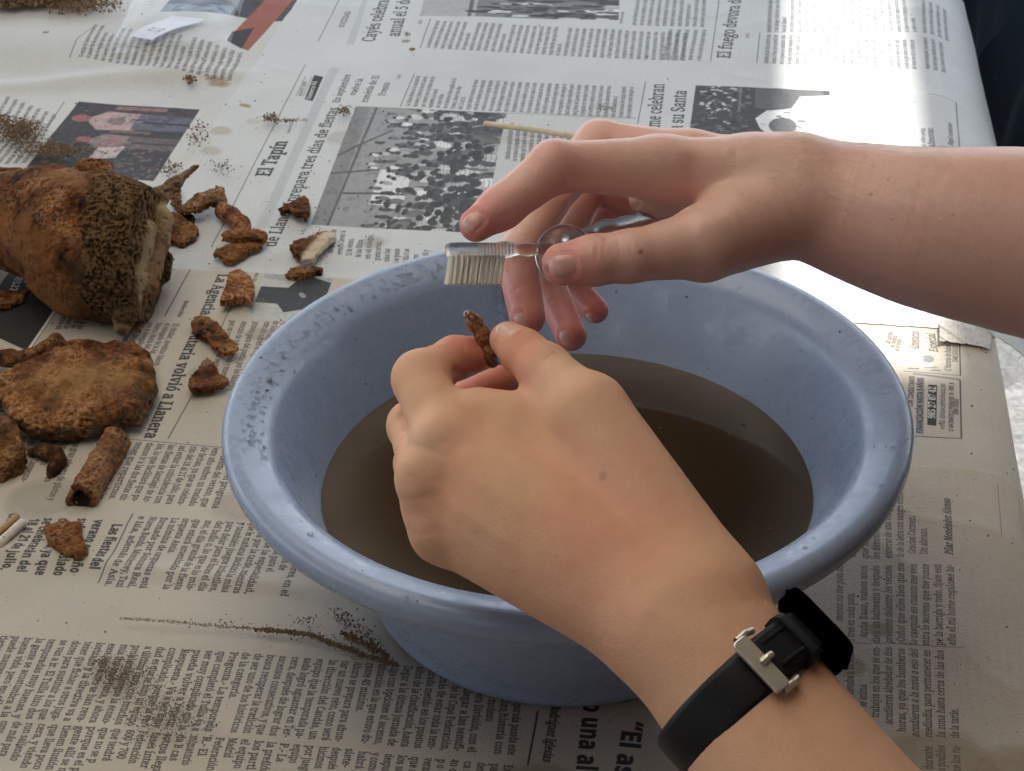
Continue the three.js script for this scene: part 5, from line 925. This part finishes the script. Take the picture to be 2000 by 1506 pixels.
  for (const q of [-1, 1]) mesh('buckle_arm', bar([frameAt(aB - aw * 0.7, q * 0.0091, 0.0046), frameAt(aB + aw * 0.3, q * 0.0093, 0.0042), frameAt(aB + aw * 1.1, q * 0.0089, 0.0030)], 0.0011), steel, t);
  mesh('buckle_pin', bar([frameAt(aB - aw * 0.55, 0, 0.0062), frameAt(aB - aw * 0.1, 0, 0.0070), frameAt(aB + aw * 0.35, 0, 0.0064)], 0.0011), steel, t);
  // the case is on the far side of the wrist, seen edge on
  const ac = aC + s * 0.34, dC = e1.clone().multiplyScalar(Math.cos(ac)).addScaledVector(e2, Math.sin(ac)), tC = new THREE.Vector3().crossVectors(n, dC).normalize(), sh = new THREE.Shape(), W = 0.011, H = 0.017, r = 0.006;
  sh.moveTo(-W + r, -H); sh.lineTo(W - r, -H); sh.quadraticCurveTo(W, -H, W, -H + r); sh.lineTo(W, H - r); sh.quadraticCurveTo(W, H, W - r, H); sh.lineTo(-W + r, H); sh.quadraticCurveTo(-W, H, -W, H - r); sh.lineTo(-W, -H + r); sh.quadraticCurveTo(-W, -H, -W + r, -H);
  const place = (g, h) => g.applyMatrix4(new THREE.Matrix4().makeBasis(n, tC.clone().negate().cross(n).dot(dC) > 0 ? tC.clone().negate() : tC, dC)).translate(...dC.clone().multiplyScalar(radius(ac, 0) + h).addScaledVector(tC, s * 0.004).toArray());
  mesh('watch_case', place(new THREE.ExtrudeGeometry(sh, { depth: 0.0045, bevelEnabled: true, bevelThickness: 0.0014, bevelSize: 0.0014, bevelSegments: 5, curveSegments: 16 }), 0.0022), phys({ color: lin(0.008, 0.0085, 0.01), roughness: 0.28, clearcoat: 0.5, clearcoatRoughness: 0.1 }), t);
  mesh('case_trim', place(new THREE.ExtrudeGeometry(sh, { depth: 0.0005, bevelEnabled: true, bevelThickness: 0.0002, bevelSize: 0.0021, bevelSegments: 2, curveSegments: 16 }), 0.0052), phys({ color: lin(0.30, 0.31, 0.32), roughness: 0.35 }), t);
}

// ---------------------------------------------------------------- small things on the paper
const pale = std({ color: lin(0.62, 0.53, 0.36), roughness: 0.75 });
function stick(label, pts, r, colour, flatten = 1) {
  const v = pts.map(([x, y, h]) => on(x, y, h)), g = new THREE.TubeGeometry(new THREE.CatmullRomCurve3(v, false, 'catmullrom', 0.2), 40, r, 14), caps = v.map((p, i) => i === 0 || i === v.length - 1 ? new THREE.SphereGeometry(r, 14, 8).translate(p.x, p.y, p.z) : null).filter(Boolean);
  const all = mergeGeometries([g, ...caps]); displace(all, (p) => 0.00025 * (fbm(p.x * 300, p.y * 300, p.z * 300, 3) - 0.5)); paint(all, (p) => { const k = 0.75 + 0.5 * fbm(p.x * 200, p.y * 200, p.z * 900, 3); return [colour[0] * k, colour[1] * k, colour[2] * k]; });
  const m = tag(mesh('wooden_stick', under(all, v[0]), std({ vertexColors: true, roughness: 0.7 })), label, 'stick'); m.position.copy(v[0]); return m;
}
stick('thin pale wooden stick lying under the right hand', [[949, 242, .0085], [1040, 253, .0085], [1130, 267, .0085], [1210, 280, .0085]], 0.0019, [0.66, 0.56, 0.40]);
stick('brown pointed wooden stick at the left edge below the bones', [[-70, 1092, .006], [-10, 1046, .006], [32, 1010, .0065]], 0.0016, [0.40, 0.25, 0.11]);
stick('whitish rounded stick beside the brown pointed stick', [[-70, 1126, .006], [0, 1060, .006], [42, 1022, .006]], 0.0021, [0.62, 0.55, 0.46]);

function cloth(nu, nv, f, th = 0.0002) {                  // a sheet f(s, t) -> Vector3, with a thickness
  const p = [], uv = [], ix = [], g = new THREE.BufferGeometry(), w = nu + 1;
  for (let j = 0; j <= nv; j++) for (let i = 0; i <= nu; i++) { const q = f(i / nu, j / nv); p.push(q.x, q.y, q.z); uv.push(i / nu, j / nv); }
  for (let j = 0; j < nv; j++) for (let i = 0; i < nu; i++) { const a = j * w + i; ix.push(a, a + 1, a + w, a + 1, a + w + 1, a + w); }
  g.setAttribute('position', new THREE.Float32BufferAttribute(p, 3)); g.setAttribute('uv', new THREE.Float32BufferAttribute(uv, 2)); g.setIndex(ix); g.computeVertexNormals();
  return g;
}
const quad = (c, s, t) => { const a = V3().lerpVectors(c[0], c[1], s), b = V3().lerpVectors(c[3], c[2], s); return a.lerp(b, t); };
// clear bag with a numbered slip in it
{
  const low = [[222, 104], [446, 100], [490, -40], [290, -40]].map(([x, y]) => lie(x, y, .0012)), sag = (s, t) => 0.004 * Math.sin(s * 3.14) * Math.sin(t * 3.14) + 0.0035 * fbm(s * 5, t * 5, 3, 3);
  const t = thing('plastic_bag', 'clear plastic bag holding a numbered slip at the top left', 'bag', low[0].clone()), film = phys({ color: lin(0.97, 0.97, 0.97), roughness: 0.1, transmission: 1, thickness: 0, ior: 1.3, specularIntensity: 0.5 });
  mesh('bag_front', under(cloth(50, 40, (s, q) => quad(low, s, q).add(V3(0, 0.006 + sag(s, q) * 1.2, 0))), low[0]), film, t);
  mesh('bag_back', under(cloth(30, 24, (s, q) => quad(low, s, q).add(V3(0, 0.0002 + 0.0006 * fbm(s * 4, q * 4, 8, 2), 0))), low[0]), film, t);
  const seam = [low[0], low[1]].map((p) => p.clone().add(V3(0, 0.004, 0))); mesh('bag_seam', under(new THREE.TubeGeometry(new THREE.CatmullRomCurve3([seam[0], seam[0].clone().lerp(seam[1], 0.5).add(V3(0, 0.001, 0)), seam[1]]), 30, 0.0006, 6), low[0]), film, t);
  const cv = document.createElement('canvas'); cv.width = 512; cv.height = 128; const c = cv.getContext('2d'); c.fillStyle = '#dfe2ee'; c.fillRect(0, 0, 512, 128); c.save(); c.translate(150, 62); c.rotate(Math.PI); c.fillStyle = '#4a4a55'; c.font = '78px sans-serif'; c.textAlign = 'center'; c.fillText('22.', 0, 30); c.restore(); c.strokeStyle = 'rgba(70,70,90,0.35)'; c.beginPath(); c.moveTo(300, 0); c.lineTo(310, 128); c.stroke();
  const tex = new THREE.CanvasTexture(cv); tex.colorSpace = THREE.SRGBColorSpace;
  const slip = [[252, 70], [296, 78], [402, 34], [335, 28]].map(([x, y]) => lie(x, y, .004)), sc = [slip[0], slip[1], slip[2], slip[3]];
  const g = cloth(30, 10, (s, q) => { const a = V3().lerpVectors(sc[0], sc[3], s), b = V3().lerpVectors(sc[1], sc[2], s); return a.lerp(b, q).add(V3(0, 0.0012 * Math.sin(s * 5), 0)); });
  tag(mesh('paper_slip', under(g, slip[0]), std({ map: tex, roughness: 0.7, side: THREE.DoubleSide })), 'white paper slip marked 22 inside the clear bag', 'slip').position.copy(slip[0]);
}
// crumpled tape and film at the right edge of the table
{
  const c = [[1835, 668], [1934, 682], [1940, 640], [1835, 628]].map(([x, y]) => lie(x, y, .0004)), tex = grayTexture(256, (x, y) => 0.8 + 0.3 * (tiled(x, y, 24, 91) - 0.5) + 0.25 * (tiled(x, y, 80, 92) - 0.5));
  const m = tag(mesh('paper_tape', under(cloth(50, 24, (s, t) => quad(c, s, t).add(V3(0, 0.0006 + 0.0012 * Math.pow(ridge(s * 3 + t * 2.2, 1, 2), 6) + 0.0006 * fbm(s * 12, t * 6, 3, 2) - 0.001 * Math.pow(Math.max(0, s - 0.85) / 0.15, 2), 0))), c[0]), std({ color: lin(0.62, 0.57, 0.52), map: tex, roughness: 0.65, side: THREE.DoubleSide })), 'wrinkled strip of paper tape at the right edge below the right forearm', 'tape'); m.position.copy(c[0]);
  const o = on(1962, 690, -.02), g = cloth(26, 26, (s, t) => o.clone().add(V3((s - 0.5) * 0.03 + 0.008 * fbm(s * 4, t * 4, 1, 2), (0.5 - t) * 0.03 + 0.010 * (fbm(s * 6, t * 6, 7, 3) - 0.5), (t - 0.5) * 0.02 + 0.012 * (fbm(s * 5, t * 5, 4, 3) - 0.5))));
  tag(mesh('plastic_film', under(g, o), phys({ color: lin(0.95, 0.96, 0.97), roughness: 0.15, transmission: 0.75, thickness: 0, side: THREE.DoubleSide })), 'crumpled scrap of clear plastic film hanging off the right table edge', 'plastic film').position.copy(o);
}
// dark navy cloth heaped on a stool beyond the table's right edge
{
  const c0 = tab(0.53, 0.64, -0.15), g = new THREE.SphereGeometry(1, 120, 80), p = g.attributes.position, sgn = (x, k) => Math.sign(x) * Math.pow(Math.abs(x), k);
  for (let i = 0; i < p.count; i++) {
    const x = sgn(p.getX(i), 0.35), y = sgn(p.getY(i), 0.5), z = sgn(p.getZ(i), 0.35), f = fbm(x * 2 + 9, y * 3, z * 2, 3) - 0.5, k = 1 + 0.03 * Math.sin(x * 4 + z * 9 + 3 * f) + 0.06 * f;
    const q = V3(x * 0.245 * k, Math.max(y * 0.12 * (1 + f * 0.5) + 0.03, -0.0), z * 0.31 * k).applyAxisAngle(V3(0, 1, 0), -TURN); p.setXYZ(i, q.x, q.y, q.z);
  }
  g.computeVertexNormals();
  tag(mesh('dark_cloth', g, phys({ color: lin(0.004, 0.009, 0.016), roughness: 1, specularIntensity: 0.1 })), 'dark navy cloth heaped beyond the upper right table edge', 'cloth').position.copy(c0);
  const s0 = tab(0.62, 0.64, GROUND), st = thing('stool', 'dark stool under the navy cloth beyond the table', 'stool', s0), box = (w, h, d, u, y, v) => under(new THREE.BoxGeometry(w, h, d).applyMatrix4(new THREE.Matrix4().makeBasis(UA, V3(0, 1, 0), VA.clone().negate()).setPosition(tab(u, v, y))), s0), dk = std({ color: lin(0.02, 0.02, 0.022), roughness: 0.7 });
  mesh('seat', box(0.3, 0.03, 0.5, 0.62, -0.168, 0.64), dk, st);
  for (const [u, v] of [[0.6, 0.42], [0.74, 0.42], [0.6, 0.86], [0.74, 0.86]]) mesh('leg', box(0.03, -GROUND - 0.184, 0.03, u, (GROUND - 0.184) / 2, v), dk, st);
}
// soil: a heap in the upper left corner and crumbs strewn over the sheets
{
  const heights = (x, z) => { const [u, v] = uvOf(V3(x, 0, z)); return 0.0062 + wave(u, v); };
  const specks = [], add = (px, py, s) => { const p = on(px, py, 0.006); p.y = heights(p.x, p.z) + s * 0.3; specks.push([p, s]); };
  const heap = (px, py, sx, sy, n, s0, s1, pile = 0) => { for (let i = 0; i < n; i++) { const a = gauss(), b = gauss(); add(px + a * sx, py + b * sy, mix(s0, s1, Math.pow(rnd(), 4))); if (pile) specks.at(-1)[0].y += pile * Math.exp(-(a * a + b * b) * 0.8) * rnd(); } };
  heap(60, 10, 80, 22, 14000, 0.0003, 0.0022, 0.009); heap(150, 30, 60, 20, 3000, 0.00015, 0.0014); heap(20, 30, 45, 14, 1500, 0.0004, 0.0022, 0.008); heap(215, 35, 30, 20, 260, 0.0003, 0.0012);
  heap(40, 262, 44, 24, 4200, 0.00012, 0.0008, 0.002); heap(95, 296, 60, 15, 2400, 0.00012, 0.0008); heap(0, 240, 30, 14, 500, 0.0003, 0.001); heap(150, 300, 60, 16, 350, 0.0002, 0.0008); heap(335, 335, 22, 14, 260, 0.0002, 0.0009); heap(385, 270, 22, 30, 240, 0.0002, 0.0009); heap(372, 160, 10, 6, 120, 0.0003, 0.0014);
  heap(530, 235, 14, 8, 260, 0.0002, 0.0009); heap(560, 240, 40, 4, 220, 0.0002, 0.0008); heap(672, 222, 14, 10, 240, 0.0002, 0.0009); heap(430, 330, 22, 18, 220, 0.00015, 0.0007); heap(795, 72, 5, 4, 50, 0.0002, 0.0008); heap(806, 102, 6, 3, 70, 0.0002, 0.0009); heap(1180, 215, 22, 7, 90, 0.0002, 0.0008); heap(265, 648, 14, 10, 140, 0.0003, 0.0012);
  const line = (pts, w, n, s0, s1) => { for (let i = 0; i < n; i++) { const t = rnd() * (pts.length - 1), k = Math.floor(t), f = t - k; add(mix(pts[k][0], pts[k + 1][0], f) + gauss() * w * 1.6, mix(pts[k][1], pts[k + 1][1], f) + gauss() * w, mix(s0, s1, Math.pow(rnd(), 4))); } };
  line([[235, 1214], [320, 1219], [420, 1228], [500, 1232]], 3.5, 900, 0.0001, 0.0004); line([[500, 1234], [560, 1238], [610, 1244], [660, 1264], [720, 1285], [775, 1300]], 4.5, 3600, 0.0001, 0.0007); line([[670, 1240], [710, 1258], [760, 1285]], 6, 700, 0.0002, 0.0009); line([[650, 1195], [700, 1230], [740, 1270]], 12, 520, 0.0002, 0.0007); line([[420, 1225], [620, 1245], [720, 1290]], 16, 420, 0.00015, 0.0006); heap(600, 1215, 30, 12, 40, 0.0003, 0.0010); heap(235, 1320, 60, 36, 2200, 0.00012, 0.0004); heap(330, 1400, 90, 60, 2200, 0.00012, 0.0004); heap(200, 1300, 30, 14, 300, 0.00012, 0.0004);
  for (let i = 0; i < 2200; i++) add(rr(0, 2000), rr(0, 1506), 0.0001 + 0.0006 * Math.pow(rnd(), 5));
  for (let i = 0; i < 500; i++) add(rr(330, 760), rr(180, 520), 0.0001 + 0.0006 * Math.pow(rnd(), 5));
  const im = new THREE.InstancedMesh(new THREE.DodecahedronGeometry(1, 0), std({ color: lin(1, 1, 1), roughness: 0.95 }), specks.length), q = new THREE.Quaternion(), col = new THREE.Color();
  specks.forEach(([p, s], i) => { im.setMatrixAt(i, new THREE.Matrix4().compose(p, q.setFromEuler(new THREE.Euler(rnd() * 6, rnd() * 6, rnd() * 6)), V3(s, s * rr(0.5, 0.9), s * rr(0.6, 1)))); const k = rr(0.6, 1.4), r = rnd() < 0.12 ? 1.9 : 1; im.setColorAt(i, col.setRGB(0.15 * k * r, 0.092 * k * r, 0.046 * k * r)); });
  im.name = 'soil'; im.castShadow = im.receiveShadow = true; scene.add(im); tag(im, 'brown soil heaped at the upper left and strewn as crumbs over the papers', 'soil', null, 'stuff');
  const mound = new THREE.SphereGeometry(1, 60, 24, 0, Math.PI * 2, 0, Math.PI / 2), mp = mound.attributes.position, mc = on(50, 2, 0.005);
  for (let i = 0; i < mp.count; i++) { const x = mp.getX(i) * 0.07, z = mp.getZ(i) * 0.045, k = 0.011 * mp.getY(i) * (0.5 + fbm(x * 60, z * 60, 3, 3)); mp.setXYZ(i, x, k - 0.001, z); }
  mound.computeVertexNormals(); tag(mesh('soil', displace(mound, (p) => 0.0035 * (fbm(p.x * 180, p.y * 180, p.z * 180, 4) - 0.5)), std({ color: lin(0.11, 0.07, 0.037), roughness: 1 })), 'mound of dry brown soil in the upper left corner', 'soil', null, 'stuff').position.copy(mc);
}

renderer.render(scene, camera);
